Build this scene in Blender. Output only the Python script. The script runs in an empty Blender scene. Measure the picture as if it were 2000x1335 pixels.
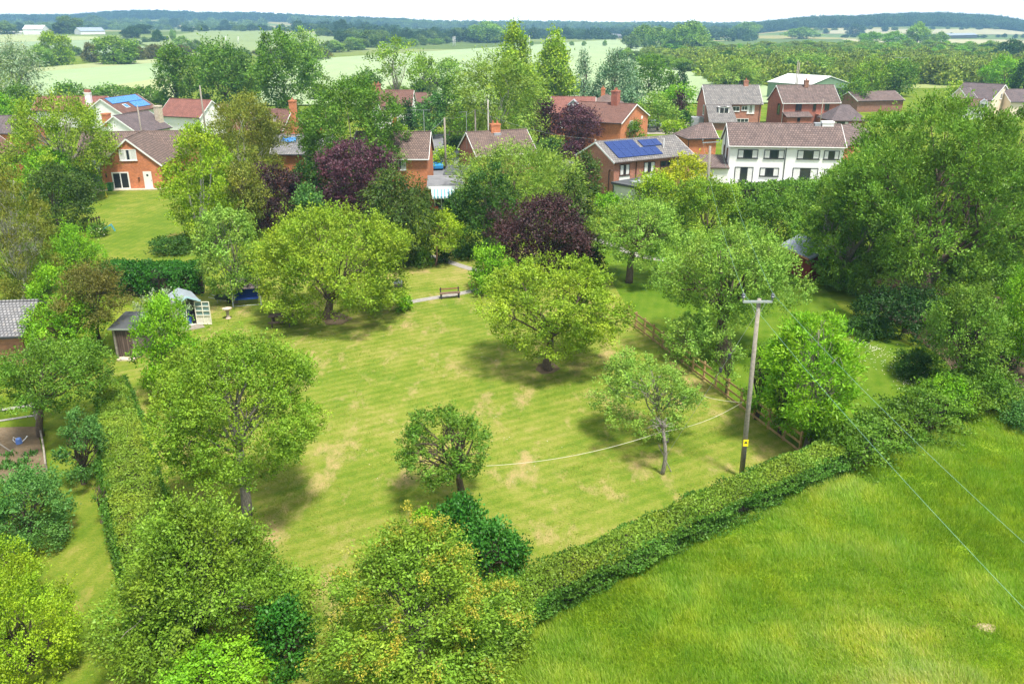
import bpy, math, random
import numpy as np
from mathutils import Vector

# ------------------------------------------------------------------ camera, sky, sun, exposure
S = bpy.context.scene
COL = S.collection
CAM_H, FPX, PITCH = 20.0, 1600.0, math.radians(21.17)     # focal length in pixels of the 2000 px wide photograph
cd = bpy.data.cameras.new('camera'); cam = bpy.data.objects.new('camera', cd); COL.objects.link(cam)
cam.location = (0, 0, CAM_H); cam.rotation_euler = (math.pi/2 - PITCH, 0, 0)
cd.sensor_width = 36; cd.lens = FPX/2000*36; cd.clip_start = .2; cd.clip_end = 20000
S.camera = cam
S.render.resolution_x, S.render.resolution_y = 1024, 683
S.view_settings.view_transform = 'Standard'; S.view_settings.look = 'None'
S.view_settings.exposure = 0.8; S.view_settings.gamma = 1
SUN_EL, SUN_AZ = math.radians(67), math.radians(146)     # azimuth clockwise from +Y
sdir = Vector((math.sin(SUN_AZ)*math.cos(SUN_EL), math.cos(SUN_AZ)*math.cos(SUN_EL), math.sin(SUN_EL)))
sl = bpy.data.lights.new('sun', 'SUN'); sun = bpy.data.objects.new('sun', sl); COL.objects.link(sun)
sl.energy = 4.3; sl.angle = math.radians(9.0); sl.color = (1, .95, .86)
sun.rotation_euler = sdir.to_track_quat('Z', 'Y').to_euler()
W = bpy.data.worlds.new('World'); S.world = W; W.use_nodes = True
nt = W.node_tree; nt.nodes.clear()
sky = nt.nodes.new('ShaderNodeTexSky'); sky.sky_type = 'NISHITA'; sky.sun_disc = False
sky.sun_elevation = SUN_EL; sky.sun_rotation = SUN_AZ; sky.altitude = 100; sky.dust_density = 2.0
bg = nt.nodes.new('ShaderNodeBackground'); bg.inputs[1].default_value = .13
bgc = nt.nodes.new('ShaderNodeBackground'); bgc.inputs[0].default_value = (.93, .97, 1, 1); bgc.inputs[1].default_value = .6
tc = nt.nodes.new('ShaderNodeTexCoord'); nz = nt.nodes.new('ShaderNodeTexNoise'); nz.inputs['Scale'].default_value = 2.2; nz.inputs['Detail'].default_value = 6
mp = nt.nodes.new('ShaderNodeMapping'); mp.inputs['Scale'].default_value = (1, 1, 3)
rp = nt.nodes.new('ShaderNodeValToRGB'); rp.color_ramp.elements[0].position = .36; rp.color_ramp.elements[1].position = .56
rp.color_ramp.elements[0].color = (.55, .55, .55, 1)
mx = nt.nodes.new('ShaderNodeMixShader'); wo = nt.nodes.new('ShaderNodeOutputWorld')
L_ = nt.links
L_.new(tc.outputs['Generated'], mp.inputs[0]); L_.new(mp.outputs[0], nz.inputs[0]); L_.new(nz.outputs[0], rp.inputs[0])
L_.new(sky.outputs[0], bg.inputs[0]); L_.new(rp.outputs[0], mx.inputs[0]); L_.new(bg.outputs[0], mx.inputs[1]); L_.new(bgc.outputs[0], mx.inputs[2])
gx_ = nt.nodes.new('ShaderNodeSeparateXYZ'); L_.new(tc.outputs['Generated'], gx_.inputs[0]); gr = nt.nodes.new('ShaderNodeMapRange'); gr.inputs[1].default_value = .11; gr.inputs[2].default_value = .02
L_.new(gx_.outputs[2], gr.inputs[0]); bgh = nt.nodes.new('ShaderNodeBackground'); bgh.inputs[0].default_value = (1, .985, .96, 1); bgh.inputs[1].default_value = 1.9
mh = nt.nodes.new('ShaderNodeMixShader'); L_.new(gr.outputs[0], mh.inputs[0]); L_.new(mx.outputs[0], mh.inputs[1]); L_.new(bgh.outputs[0], mh.inputs[2]); L_.new(mh.outputs[0], wo.inputs[0])
cy = S.cycles
cy.max_bounces = 5; cy.diffuse_bounces = 3; cy.glossy_bounces = 2; cy.transmission_bounces = 4; cy.transparent_max_bounces = 4; cy.volume_bounces = 0
cy.caustics_reflective = False; cy.caustics_refractive = False; cy.use_denoising = True; cy.use_adaptive_sampling = True; cy.adaptive_threshold = .02
cy.sample_clamp_indirect = 6

# ------------------------------------------------------------------ geometry of the view: where a photographed point stands
cp, sp = math.cos(PITCH), math.sin(PITCH)
def ray(px, py):
    u, v = (px-1000)/FPX, (py-667.5)/FPX
    return np.array((u, cp - v*sp, -sp - v*cp))
def sm(a, b, t): t = np.clip((t-a)/(b-a), 0, 1); return t*t*(3-2*t)
def HT(x, y):                                            # terrain height
    x = np.asarray(x, float); y = np.asarray(y, float); u = x/np.maximum(y, 1)
    z = 10*sm(520, 1150, y)*sm(-.06, -.22, u)
    amp = np.interp(u, [-.6, -.45, -.3, -.2, -.1, 0, .12, .25, .6], [22, 27, 25, 18, 14, 9, 8, 8, 8])
    amp = amp*(1 + .22*np.sin(u*15+1) + .10*np.sin(u*41))
    z = z + amp*sm(1700, 3300, y)
    z = z + 27*sm(1450, 2150, y)*sm(.26, .36, u)*sm(.62, .54, u)*(.85+.15*np.sin(u*30))
    z = z + 1.3*np.sin(x/97+1)*np.sin(y/140)*sm(350, 800, y)
    return z
def PZ(px, py, z=0.0):                                   # point at height z
    d = ray(px, py); t = (z-CAM_H)/d[2]; return np.array((d[0]*t, d[1]*t, z))
def PY(px, py, y):                                       # point on the upright plane at distance y
    d = ray(px, py); t = y/d[1]; return np.array((d[0]*t, y, CAM_H + d[2]*t))
def G(px, py, off=0.0):                                  # point on the terrain
    if py > 150: return PZ(px, py, off)
    d = ray(px, py); t0 = 100.0; t = t0
    while t < 9000:
        if CAM_H + d[2]*t < HT(d[0]*t, d[1]*t) + off: break
        t0 = t; t *= 1.02
    a, b = t0, t
    for _ in range(24):
        m = (a+b)/2
        if CAM_H + d[2]*m < HT(d[0]*m, d[1]*m) + off: b = m
        else: a = m
    return np.array((d[0]*b, d[1]*b, float(HT(d[0]*b, d[1]*b))+off))
def depth(p): return p[1]*cp + (CAM_H-p[2])*sp           # metres along the view axis
def mpp(p): return depth(p)/FPX

# ------------------------------------------------------------------ materials
MATS = {}
def srgb(r, g, b):
    f = lambda c: (c/255/12.92 if c/255 <= .04045 else ((c/255+.055)/1.055)**2.4)
    return (f(r), f(g), f(b), 1)
def newmat(name):
    m = bpy.data.materials.new(name); m.use_nodes = True; n = m.node_tree; n.nodes.clear()
    o = n.nodes.new('ShaderNodeOutputMaterial'); b = n.nodes.new('ShaderNodeBsdfPrincipled')
    n.links.new(b.outputs[0], o.inputs[0]); b.inputs['Specular IOR Level'].default_value = .3
    return m, n, b, o
def ramp(n, stops, fac):
    r = n.nodes.new('ShaderNodeValToRGB'); e = r.color_ramp.elements
    while len(e) < len(stops): e.new(.5)
    for i, (p, c) in enumerate(stops): e[i].position = p; e[i].color = (*c[:3], 1)
    n.links.new(fac, r.inputs[0]); return r.outputs[0]
def noise(n, vec, scale, detail=4, rough=.55, dim=None):
    t = n.nodes.new('ShaderNodeTexNoise'); t.inputs['Scale'].default_value = scale; t.inputs['Detail'].default_value = detail; t.inputs['Roughness'].default_value = rough
    n.links.new(vec, t.inputs['Vector']); return t.outputs[0]
def mixc(n, fac, a, b, mode='MIX'):
    m = n.nodes.new('ShaderNodeMix'); m.data_type = 'RGBA'; m.blend_type = mode
    for i, s in ((0, fac), (6, a), (7, b)):
        if hasattr(s, 'is_output'): n.links.new(s, m.inputs[i])
        else: m.inputs[i].default_value = s if i == 0 else (*s[:3], 1)
    return m.outputs[2]
def coord(n, which='Object', scale=None, rot=0):
    t = n.nodes.new('ShaderNodeTexCoord'); o = t.outputs[which]
    if scale or rot:
        m = n.nodes.new('ShaderNodeMapping'); m.inputs['Scale'].default_value = scale or (1, 1, 1); m.inputs['Rotation'].default_value = (0, 0, rot)
        n.links.new(o, m.inputs[0]); o = m.outputs[0]
    return o
def bump(n, b, h, s=.3, d=.02):
    bp = n.nodes.new('ShaderNodeBump'); bp.inputs['Strength'].default_value = s; bp.inputs['Distance'].default_value = d
    n.links.new(h, bp.inputs['Height']); n.links.new(bp.outputs[0], b.inputs['Normal'])
def plain(name, c, rough=.7, var=.15, scale=3, metal=0):
    if name in MATS: return MATS[name]
    m, n, b, o = newmat(name); v = noise(n, coord(n), scale, 5)
    d = tuple(x*(1-var) for x in c[:3]); l = tuple(min(1, x*(1+var)) for x in c[:3])
    n.links.new(ramp(n, [(.3, d), (.7, l)], v), b.inputs['Base Color'])
    b.inputs['Roughness'].default_value = rough; b.inputs['Metallic'].default_value = metal
    MATS[name] = m; return m
def leafmat(name, stops, tr=.24):
    if name in MATS: return MATS[name]
    m = bpy.data.materials.new(name); m.use_nodes = True; n = m.node_tree; n.nodes.clear()
    o = n.nodes.new('ShaderNodeOutputMaterial'); at = n.nodes.new('ShaderNodeAttribute'); at.attribute_name = 'lv'
    c = ramp(n, stops, at.outputs['Fac'])
    c = mixc(n, 1.0, c, ramp(n, [(.32, (.80, .93, .85)), (.5, (1, 1, 1)), (.68, (1.28, 1.10, 1.0))], noise(n, coord(n), .55, 3, .6)), 'MULTIPLY')
    d = n.nodes.new('ShaderNodeBsdfDiffuse'); t = n.nodes.new('ShaderNodeBsdfTranslucent'); g = n.nodes.new('ShaderNodeBsdfGlossy')
    g.inputs['Roughness'].default_value = .45; g.inputs['Color'].default_value = (1, 1, 1, 1)
    n.links.new(c, d.inputs[0])
    n.links.new(mixc(n, 1.0, c, (1.0, 1.15, .55), 'MULTIPLY'), t.inputs[0])
    a = n.nodes.new('ShaderNodeMixShader'); a.inputs[0].default_value = tr; b = n.nodes.new('ShaderNodeMixShader'); b.inputs[0].default_value = .012
    n.links.new(d.outputs[0], a.inputs[1]); n.links.new(t.outputs[0], a.inputs[2]); n.links.new(a.outputs[0], b.inputs[1]); n.links.new(g.outputs[0], b.inputs[2])
    n.links.new(b.outputs[0], o.inputs[0]); MATS[name] = m; return m
def lm(name, r, g, b, k=1.0, hot=None, tr=.24):          # leaf material round one base colour
    k *= 1.28; c = (r*k, g*k*1.04, b*k*.8)
    st = [(.12, tuple(x*.38 for x in c)), (.5, c), (.88, tuple(min(.9, x*1.6+.012) for x in c))]
    if hot: st.append((1.0, hot))
    return leafmat('leaf_'+name, st, tr)
LM = dict(
    apple=lm('apple', .175, .25, .022), lime=lm('lime', .20, .29, .016), bright=lm('bright', .14, .28, .014),
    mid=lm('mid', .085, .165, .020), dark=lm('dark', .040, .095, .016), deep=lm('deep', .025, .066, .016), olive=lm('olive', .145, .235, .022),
    pale=lm('pale', .165, .265, .05), ash=lm('ash', .115, .205, .030), willow=lm('willow', .17, .25, .045), silver=lm('silver', .22, .28, .22), bluec=lm('bluecedar', .12, .20, .14),
    purple=lm('purple', .050, .021, .032, tr=.25), maroon=lm('maroon', .052, .025, .036, tr=.25), plum=lm('plum', .078, .030, .058, tr=.25),
    gold=lm('gold', .29, .31, .016), yew=lm('yew', .055, .095, .018), haw=lm('hawthorn', .135, .22, .024), rust=lm('rust', .34, .19, .022), amber=lm('amber', .26, .24, .035),
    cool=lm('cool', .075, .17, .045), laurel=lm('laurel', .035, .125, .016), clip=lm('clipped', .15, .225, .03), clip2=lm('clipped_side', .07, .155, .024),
    birch=lm('birch', .15, .165, .028), straw=lm('straw', .34, .31, .11), lilac=lm('seedheads', .30, .20, .09), far=lm('far', .115, .175, .055), fardk=lm('fardark', .045, .09, .035), scrub=lm('scrub', .17, .22, .035), brown=lm('brown', .12, .115, .03), white=lm('white_blossom', .7, .7, .62))
def bark(name, c):
    if name in MATS: return MATS[name]
    m, n, b, o = newmat(name); v = noise(n, coord(n, scale=(6, 6, 1.5)), 4, 6, .7)
    n.links.new(ramp(n, [(.32, tuple(x*.45 for x in c)), (.5, c), (.7, tuple(min(1, x*1.7) for x in c))], v), b.inputs['Base Color'])
    b.inputs['Roughness'].default_value = .9; bump(n, b, v, .8, .04); MATS[name] = m; return m
BARK = bark('bark', (.12, .09, .065)); BARKG = bark('bark_grey', (.24, .215, .18)); BARKW = bark('bark_birch', (.5, .47, .42)); BARKD = bark('bark_dark', (.06, .045, .035))

# ------------------------------------------------------------------ mesh building
def tag(o, label=None, cat=None, group=None, kind=None):
    if label: o['label'] = label
    if cat: o['category'] = cat
    if group: o['group'] = group
    if kind: o['kind'] = kind
    return o
def empty(name, loc, rz=0, label=None, cat=None, group=None):
    o = bpy.data.objects.new(name, None); COL.objects.link(o); o.location = tuple(map(float, loc)); o.rotation_euler = (0, 0, rz); o.empty_display_size = .3
    return tag(o, label, cat, group)
def link(name, me, mats, parent=None, loc=None, rz=0):
    for m in (mats if isinstance(mats, (list, tuple)) else [mats]): me.materials.append(m)
    o = bpy.data.objects.new(name, me); COL.objects.link(o)
    if parent is not None: o.parent = parent
    if loc is not None: o.location = tuple(map(float, loc))
    o.rotation_euler = (0, 0, rz); return o
class MB:
    def __init__(s): s.v = []; s.f = []; s.m = []
    def add(s, vs, fs, mi=0):
        k = len(s.v); s.v += [tuple(map(float, p)) for p in vs]; s.f += [tuple(i+k for i in f) for f in fs]; s.m += [mi]*len(fs); return s
    def box(s, x0, x1, y0, y1, z0, z1, mi=0):
        return s.add([(x0, y0, z0), (x1, y0, z0), (x1, y1, z0), (x0, y1, z0), (x0, y0, z1), (x1, y0, z1), (x1, y1, z1), (x0, y1, z1)],
                     [(0, 3, 2, 1), (4, 5, 6, 7), (0, 1, 5, 4), (1, 2, 6, 5), (2, 3, 7, 6), (3, 0, 4, 7)], mi)
    def bar(s, a, b, w, h=None, mi=0, up=(0, 0, 1)):     # beam from a to b
        a, b = Vector(a), Vector(b); d = (b-a).normalized(); x = d.cross(Vector(up))
        if x.length < 1e-4: x = d.cross(Vector((1, 0, 0)))
        x.normalize(); y = x.cross(d); h = h or w; vs = []
        for p in (a, b):
            for i, j in ((-1, -1), (1, -1), (1, 1), (-1, 1)): vs.append(p + x*i*w/2 + y*j*h/2)
        return s.add(vs, [(3, 2, 1, 0), (4, 5, 6, 7), (0, 1, 5, 4), (1, 2, 6, 5), (2, 3, 7, 6), (3, 0, 4, 7)], mi)
    def tube(s, pts, rad, n=6, mi=0, cap=True):
        pts = [Vector(p) for p in pts]; vs = []; fs = []
        if not hasattr(rad, '__len__'): rad = [rad]*len(pts)
        ref = Vector((.31, .95, .05))
        for i, p in enumerate(pts):
            d = (pts[min(i+1, len(pts)-1)] - pts[max(i-1, 0)]); d = d.normalized() if d.length > 1e-6 else Vector((0, 0, 1))
            x = d.cross(ref)
            if x.length < .05: x = d.cross(Vector((1, 0, 0)))
            x.normalize(); y = d.cross(x)
            for k in range(n):
                a = 2*math.pi*k/n; vs.append(p + (x*math.cos(a)+y*math.sin(a))*rad[i])
        for i in range(len(pts)-1):
            for k in range(n): fs.append((i*n+k, i*n+(k+1) % n, (i+1)*n+(k+1) % n, (i+1)*n+k))
        if cap: fs += [tuple(range(n))[::-1], tuple(range((len(pts)-1)*n, len(pts)*n))]
        return s.add(vs, fs, mi)
    def lathe(s, prof, n=16, c=(0, 0), mi=0):
        vs = [(c[0]+r*math.cos(2*math.pi*k/n), c[1]+r*math.sin(2*math.pi*k/n), z) for r, z in prof for k in range(n)]
        fs = [(i*n+k, i*n+(k+1) % n, (i+1)*n+(k+1) % n, (i+1)*n+k) for i in range(len(prof)-1) for k in range(n)]
        fs += [tuple(range(n))[::-1], tuple(range((len(prof)-1)*n, len(prof)*n))]
        return s.add(vs, fs, mi)
    def shell(s, vs, fs, t, mi=0):                       # sheet given a thickness t downwards
        k = len(vs); lo = [(p[0], p[1], p[2]-t) for p in vs]; ff = list(fs) + [tuple(i+k for i in f[::-1]) for f in fs]
        ed = {}
        for f in fs:
            for i in range(len(f)): ed[(f[i], f[(i+1) % len(f)])] = 1
        for (a, b) in list(ed):
            if (b, a) not in ed: ff.append((b, a, a+k, b+k))
        return s.add(list(vs)+lo, ff, mi)
    def mesh(s, name, smooth=False):
        me = bpy.data.meshes.new(name); me.from_pydata(s.v, [], s.f); me.polygons.foreach_set('material_index', s.m)
        uv = me.uv_layers.new(name='UVMap'); co = np.array(s.v); out = []
        for p in me.polygons:                            # metres along and up each face
            nn = p.normal
            if abs(nn.z) > .995: t, u = Vector((1, 0, 0)), Vector((0, 1, 0))
            else: t = Vector((0, 0, 1)).cross(nn).normalized(); u = nn.cross(t)
            for vi in p.vertices: c = Vector(co[vi]); out += [c.dot(t), c.dot(u)]
        uv.data.foreach_set('uv', out)
        if smooth: me.polygons.foreach_set('use_smooth', [True]*len(me.polygons))
        me.update(); return me
    def build(s, name, mats, parent=None, loc=None, rz=0, smooth=False): return link(name, s.mesh(name, smooth), mats, parent, loc, rz)

def quads(name, V, lv):                                  # V (N,4,3) -> mesh with a value per face
    N = len(V); me = bpy.data.meshes.new(name)
    me.vertices.add(N*4); me.vertices.foreach_set('co', V.reshape(-1).astype(np.float32))
    me.loops.add(N*4); me.loops.foreach_set('vertex_index', np.arange(N*4, dtype=np.int32))
    me.polygons.add(N); me.polygons.foreach_set('loop_start', np.arange(0, N*4, 4, dtype=np.int32))
    a = me.attributes.new('lv', 'FLOAT', 'FACE'); a.data.foreach_set('value', np.clip(lv, 0, 1).astype(np.float32))
    me.update(calc_edges=True); return me
def nrm(a): return a/np.maximum(np.linalg.norm(a, axis=-1, keepdims=True), 1e-6)
def leafquads(P, D, N, L, W):                            # leaf blades: base P, axis D, face N
    L = np.broadcast_to(np.asarray(L, float), (len(P),))[:, None]
    Sd = nrm(np.cross(D, N)); up = np.cross(Sd, D)
    mid = P + D*L*.5 - up*L*.06
    return np.stack([P, mid+Sd*L*W/2 + up*L*.10, P+D*L, mid-Sd*L*W/2 + up*L*.10], 1)
# ------------------------------------------------------------------ trees
def prof(shape, t):
    if shape == 'round': return np.sqrt(np.maximum(1-t*t, 0))
    if shape == 'dome': return np.where(t < -.3, np.sqrt(np.maximum(1-((t+.3)/.75)**2, 0)), np.sqrt(np.maximum(1-((t+.3)/1.3)**2, 0)))
    if shape == 'cone': return np.maximum((1-t)/2, 0)**.8*np.where(t < -.8, .8+.2*(t+1)/.2, 1)
    if shape == 'bell': return np.maximum((1-t)/2, 0)**.68*np.where(t < -.85, .75+.25*(t+1)/.15, 1)
    if shape == 'column': return np.maximum(1-np.abs(t)**3, 0)**.6*(.85-.15*t)
    return np.ones_like(t)
ST = dict(
    round=dict(shape='round', n=40, rc=.34, sq=.8, up=.4), dome=dict(shape='dome', n=46, rc=.30, sq=.75, up=.35),
    apple=dict(shape='dome', n=70, rc=.235, sq=.85, up=.5, shoots=90, gap=.25), bush=dict(shape='dome', n=34, rc=.36, sq=.8, up=.5, shoots=30),
    cone=dict(shape='cone', n=60, rc=.32, sq=.8, up=.3), column=dict(shape='column', n=40, rc=.45, sq=.9, up=.8),
    weep=dict(str=1.6, shape='cone', n=60, rc=.30, sq=.9, up=-1.1, W=.35, ll=1.5), layer=dict(shape='cone', n=60, rc=.34, sq=.22, up=-.1, W=.4),
    willow=dict(str=1.8, shape='dome', n=50, rc=.30, sq=1.1, up=-.8, W=.28, ll=1.7), open=dict(shape='dome', n=44, rc=.20, sq=.55, up=.4, cov=.75),
    big=dict(shape='dome', n=150, rc=.15, sq=.8, up=.35, W=.4, ll=1.35, shoots=220, gap=.3), spray=dict(str=1.5, shape='dome', n=90, rc=.20, sq=.6, up=.2, W=.5, shoots=120, out=1.0, gap=.2))
def cloud(rng, a, b, c, st, L, cov):
    """Leaves of a crown with semi-axes a, b, c about the origin, plus its clump centres."""
    n, rc, gap = st['n'], st['rc'], st.get('gap', .12); cen = []
    for i in range(n):
        k = 12; t = rng.uniform(-1, 1, k); t = np.where(rng.random(k) < .3, np.abs(t), t); pr = prof(st['shape'], t); th = rng.uniform(0, 2*np.pi, k)
        lump = 1 + .16*np.sin(3*th + 5*t + a) + .10*np.sin(5*th - 3*t + 2*a)
        ro = pr*lump*np.clip(1-rc*.75, .3, 1)*np.sqrt(rng.uniform(.35, 1, k))
        C = np.stack([ro*np.cos(th), ro*np.sin(th), t*(1-rc*.6)], 1)
        if cen:
            d = np.min(np.linalg.norm(C[:, None]-np.array(cen)[None], axis=2), axis=1) + .12*rng.random(k); j = int(np.argmax(d))
        else: j = 0
        cen.append(C[j])
    cen = np.array(cen); pr = prof(st['shape'], np.clip(cen[:, 2]/(1-rc*.6), -1, 1))
    R = rc*a*rng.uniform(.55, 1.45, n)*(.45+.55*pr if st['shape'] in ('cone', 'column') else 1)
    R = np.minimum(R, np.maximum(min(a, c)*.7, .2)); sc = np.array((a, b, c)); C = cen*sc
    W = st.get('W', .62); LL = L*st.get('ll', 1.0); area = .5*LL*LL*W
    N = int(cov*st.get('cov', 1)*4*np.pi*(a*b*c)**(2/3)/area); K = st.get('tuft', 22); M = max(N//K, 14); far = K < 8
    rt = st.get('rt', 2.2)*L*(K/22)**.5                  # leaves grow in tufts on the face of each clump
    cv = rng.normal(0, 1, n); idx = rng.choice(n, M, p=R**2/np.sum(R**2))
    outd = nrm(C/sc + np.array((0, 0, .25)))
    d = nrm(rng.normal(size=(M, 3)) + outd[idx]*.85 + np.array((0, 0, .25)))
    rr = R[idx]*(.62+.42*rng.random(M)**.7)
    rr *= 1 + .22*np.sin(d[:, 0]*7+idx)*np.sin(d[:, 1]*6+idx*2)
    pos = C[idx] + d*rr[:, None]*np.array((1, 1, st['sq']))
    tw = nrm(d*.7 + outd[idx]*st.get('out', .35) + np.array((0, 0, st['up'])) + rng.normal(size=(M, 3))*.35)
    tv = cv[idx]*.08 + rng.normal(0, .12, M)
    al = rng.uniform(-.9, 1.3, (M, K, 1)); bl = rng.normal(size=(M, K, 3)); bl *= (rng.random((M, K, 1))**.33)/np.maximum(np.linalg.norm(bl, axis=2, keepdims=True), 1e-6)
    rk_ = rt*rng.uniform(.7, 1.35, (M, 1, 1)); off_ = bl*rk_*np.array((1, 1, .75)) + tw[:, None]*al*rk_*st.get('str', .55)
    P = [pos[:, None] + off_]
    tn = nrm(bl + d[:, None]*.5 + np.array((0, 0, .25)))
    T = [np.repeat(tw[:, None], K, 1)]; O = [tn]; V = [np.repeat(tv[:, None], K, 1) + .05*bl[..., 2:3][..., 0]]
    ns = st.get('shoots', 0)
    if ns:
        ok = np.where(cen[:, 2] > -.35)[0]; j = rng.choice(ok, ns); Ls = rng.uniform(.6, 1.6, ns)*R[j]*.75; K2 = 16
        dd = nrm(nrm(C[j]/sc)*.55 + rng.normal(size=(ns, 3))*.35 + np.array((0, 0, .35+max(0, st['up']))))
        st0 = C[j] + dd*R[j][:, None]*.8
        q = st0[:, None] + dd[:, None]*(np.linspace(0, 1, K2)[None, :, None])*Ls[:, None, None] + rng.normal(size=(ns, K2, 3))*LL*.3
        # the line of a shoot bends a little
        q[..., 2] -= (np.linspace(0, 1, K2)[None]**2)*Ls[:, None]*.12
        q = q.reshape(-1, 3); P = [P[0].reshape(-1, 3), q]; T = [T[0].reshape(-1, 3), np.repeat(dd[:, None], K2, 1).reshape(-1, 3)]
        O = [O[0].reshape(-1, 3), np.repeat(dd[:, None], K2, 1).reshape(-1, 3)]; V = [V[0].reshape(-1), np.full(ns*K2, .12)]
    P, T, O, V = np.concatenate([x.reshape(-1, 3) for x in P]), np.concatenate([x.reshape(-1, 3) for x in T]), np.concatenate([x.reshape(-1, 3) for x in O]), np.concatenate([x.reshape(-1) for x in V])
    m = len(P); D = nrm(T*.6 + rng.normal(size=(m, 3))*(.55 if W > .45 else .3)); NN = nrm(O*.85 + np.array((0, 0, .35)) + rng.normal(size=(m, 3))*.34)
    return leafquads(P, D, NN, LL*rng.uniform(.7, 1.3, m), W), .5 + V + rng.normal(0, .055, m), C, R
def limb(mb, rng, a, b, r0, r1, k=6, wob=.08, sag=0, n=6):
    a, b = np.array(a, float), np.array(b, float); L = np.linalg.norm(b-a); pts = []
    w = rng.normal(size=3)*L*wob; w2 = rng.normal(size=3)*L*wob*.5
    for i in range(k+1):
        t = i/k; p = a + (b-a)*t + w*math.sin(math.pi*t) + w2*math.sin(2*math.pi*t); p[2] += sag*L*math.sin(math.pi*t); pts.append(p)
    mb.tube(pts, [r0*(1-i/k)+r1*i/k for i in range(k+1)], n); return pts
TREES = []
def tree(name, label, cat, base, box, mat, style, bk=None, dy=0, tr=None, seed=None, cov=1.35, Lk=1.0, trunk=True, group=None, fork=None, stems=1, lean=0, extra=None, limbs=None, H0=0, depthk=1.0, over=None):
    """A tree whose trunk stands at photo point `base` and whose crown fills the photo box (x0, x1, top, bottom)."""
    x0, x1, yt, yb = box; P = G(*base); y = P[1] + dy
    seed = seed if seed is not None else int(base[0]*7+base[1]*13); rng = np.random.default_rng(seed)
    cen = PY((x0+x1)/2, (yt+yb)/2, y); s = mpp(cen); a = (x1-x0)/2*s; hv = (yb-yt)/2*s
    th = math.atan2(CAM_H-cen[2], y); c = math.sqrt(max(hv*hv - (a*depthk*math.sin(th))**2, (.45*hv)**2))/math.cos(th)
    c = max(c, .3); off = cen - np.array((P[0], P[1], P[2])); off[2] = max(off[2], c*.9 + .1)
    st = dict(ST[style]);
    if over: st.update(over)
    D = depth(cen); L = max(.085, D*(.0027 if D < 70 else .0025))*Lk
    if D > 160: L *= 1.15
    V, lv, C, R = cloud(rng, a, a*depthk, c, st, L, cov)
    root = empty(name, P, 0, label, cat, group)
    tx, ty = (x0+x1)/2, (yt+yb)/2                        # size the crown so that it spans the width and height seen
    for it in range(3):
        Q = V.mean(1) + off + P; Q = Q[Q[:, 2] > .05]; Q[:, 2] -= CAM_H; dz = Q[:, 1]*cp - Q[:, 2]*sp
        U = Q[:, 0]/dz*FPX + 1000; Y = 667.5 - (Q[:, 1]*sp + Q[:, 2]*cp)/dz*FPX
        u0, u1 = np.percentile(U, (1.0, 99.0)); v0, v1 = np.percentile(Y, (1.0, 99.0))
        kx = np.clip((x1-x0)/(u1-u0), .6, 1.6); kz = np.clip((yb-yt)/(v1-v0), .6, 1.5)
        k3 = np.array((kx, kx if it else 1.0, kz)); V = V*k3; C = C*k3; R = R*kx; a *= kx; c *= kz
        off = off + np.array(((tx-(u0+u1)/2)*s, 0, -(ty-(v0+v1)/2)*s/math.cos(th)))
    V = V + off; keep = V[:, :, 2].min(1) > .02; V = V[keep]; lv = lv[keep]
    link('crown', quads(name+'_crown', V, lv), LM[mat], root)
    if extra:                                            # second foliage colour in arching sprays
        em, ek, en = extra; rg = np.random.default_rng(seed+5); j = rg.integers(0, len(C), ek); sc = np.array((a, a*depthk, c))
        sel = C[j]; dd = nrm(nrm(sel/sc)*np.array((1, 1, .3)) + rg.normal(size=(ek, 3))*.25); Ls = rg.uniform(.35, .75, ek)*a*.42
        p0 = sel + nrm(sel/sc + np.array((0, 0, .6)))*R[j][:, None]*.85; t = np.linspace(0, 1, en)
        q = p0[:, None] + dd[:, None]*t[None, :, None]*Ls[:, None, None]; q[..., 2] += (.25*np.sin(t*2.4)-.3*t*t)[None]*Ls[:, None]
        q = (q + rg.normal(size=q.shape)*L*.75).reshape(-1, 3) + off; m = len(q)
        link('spray', quads('spray', leafquads(q, nrm(np.repeat(dd, en, 0)*.5+rg.normal(size=(m, 3))), nrm(rg.normal(size=(m, 3))*.5+np.array((0, 0, 1))), L*.7, .6), rg.normal(.5, .16, m)), LM[em], root)['kind'] = 'stuff'
    if trunk:
        mb = MB(); Ht = off[2]; tr = tr or (.045*max(a, c)+.04); bk = bk or BARK
        bot = max(Ht - c*(.75 if style != 'cone' else .9), .25*Ht); fz = fork*Ht if fork else max(.55*bot+.2*Ht, .25)
        F = np.array((off[0]*.35, off[1]*.35, fz)); 
        for k in range(stems):
            o0 = np.array((rng.uniform(-.25, .25)*(stems > 1), rng.uniform(-.25, .25)*(stems > 1), -.15)); r = tr*(1 if stems == 1 else .7)
            pts = limb(mb, rng, o0, F + (rng.normal(size=3)*.25 if stems > 1 else 0), r*1.25, r*.8, 6, .035, n=9)
            nl = limbs or (12 if D < 75 else 7); hi = np.where(C[:, 2] > -.2*c)[0]; hi = hi if len(hi) else np.arange(len(C)); js = rng.choice(hi, min(nl, len(hi)), replace=False)
            top = C[np.argmax(C[:, 2])]
            for q, cc in enumerate([top]+[C[i] for i in js]):
                e = off + cc*.85; p = limb(mb, rng, pts[-1], e, r*(.5 if q == 0 else .33), r*.04+.005, 6, .07, .06)
                if D < 75:
                    near = np.argsort(np.linalg.norm(C-cc, axis=1))[1:4]
                    for i in near: limb(mb, rng, p[rng.integers(2, 5)], off+C[i], r*.2, .01, 4, .08, n=4)
        mb.build('trunk', bk, root, smooth=True)
    TREES.append(root); return root
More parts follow.
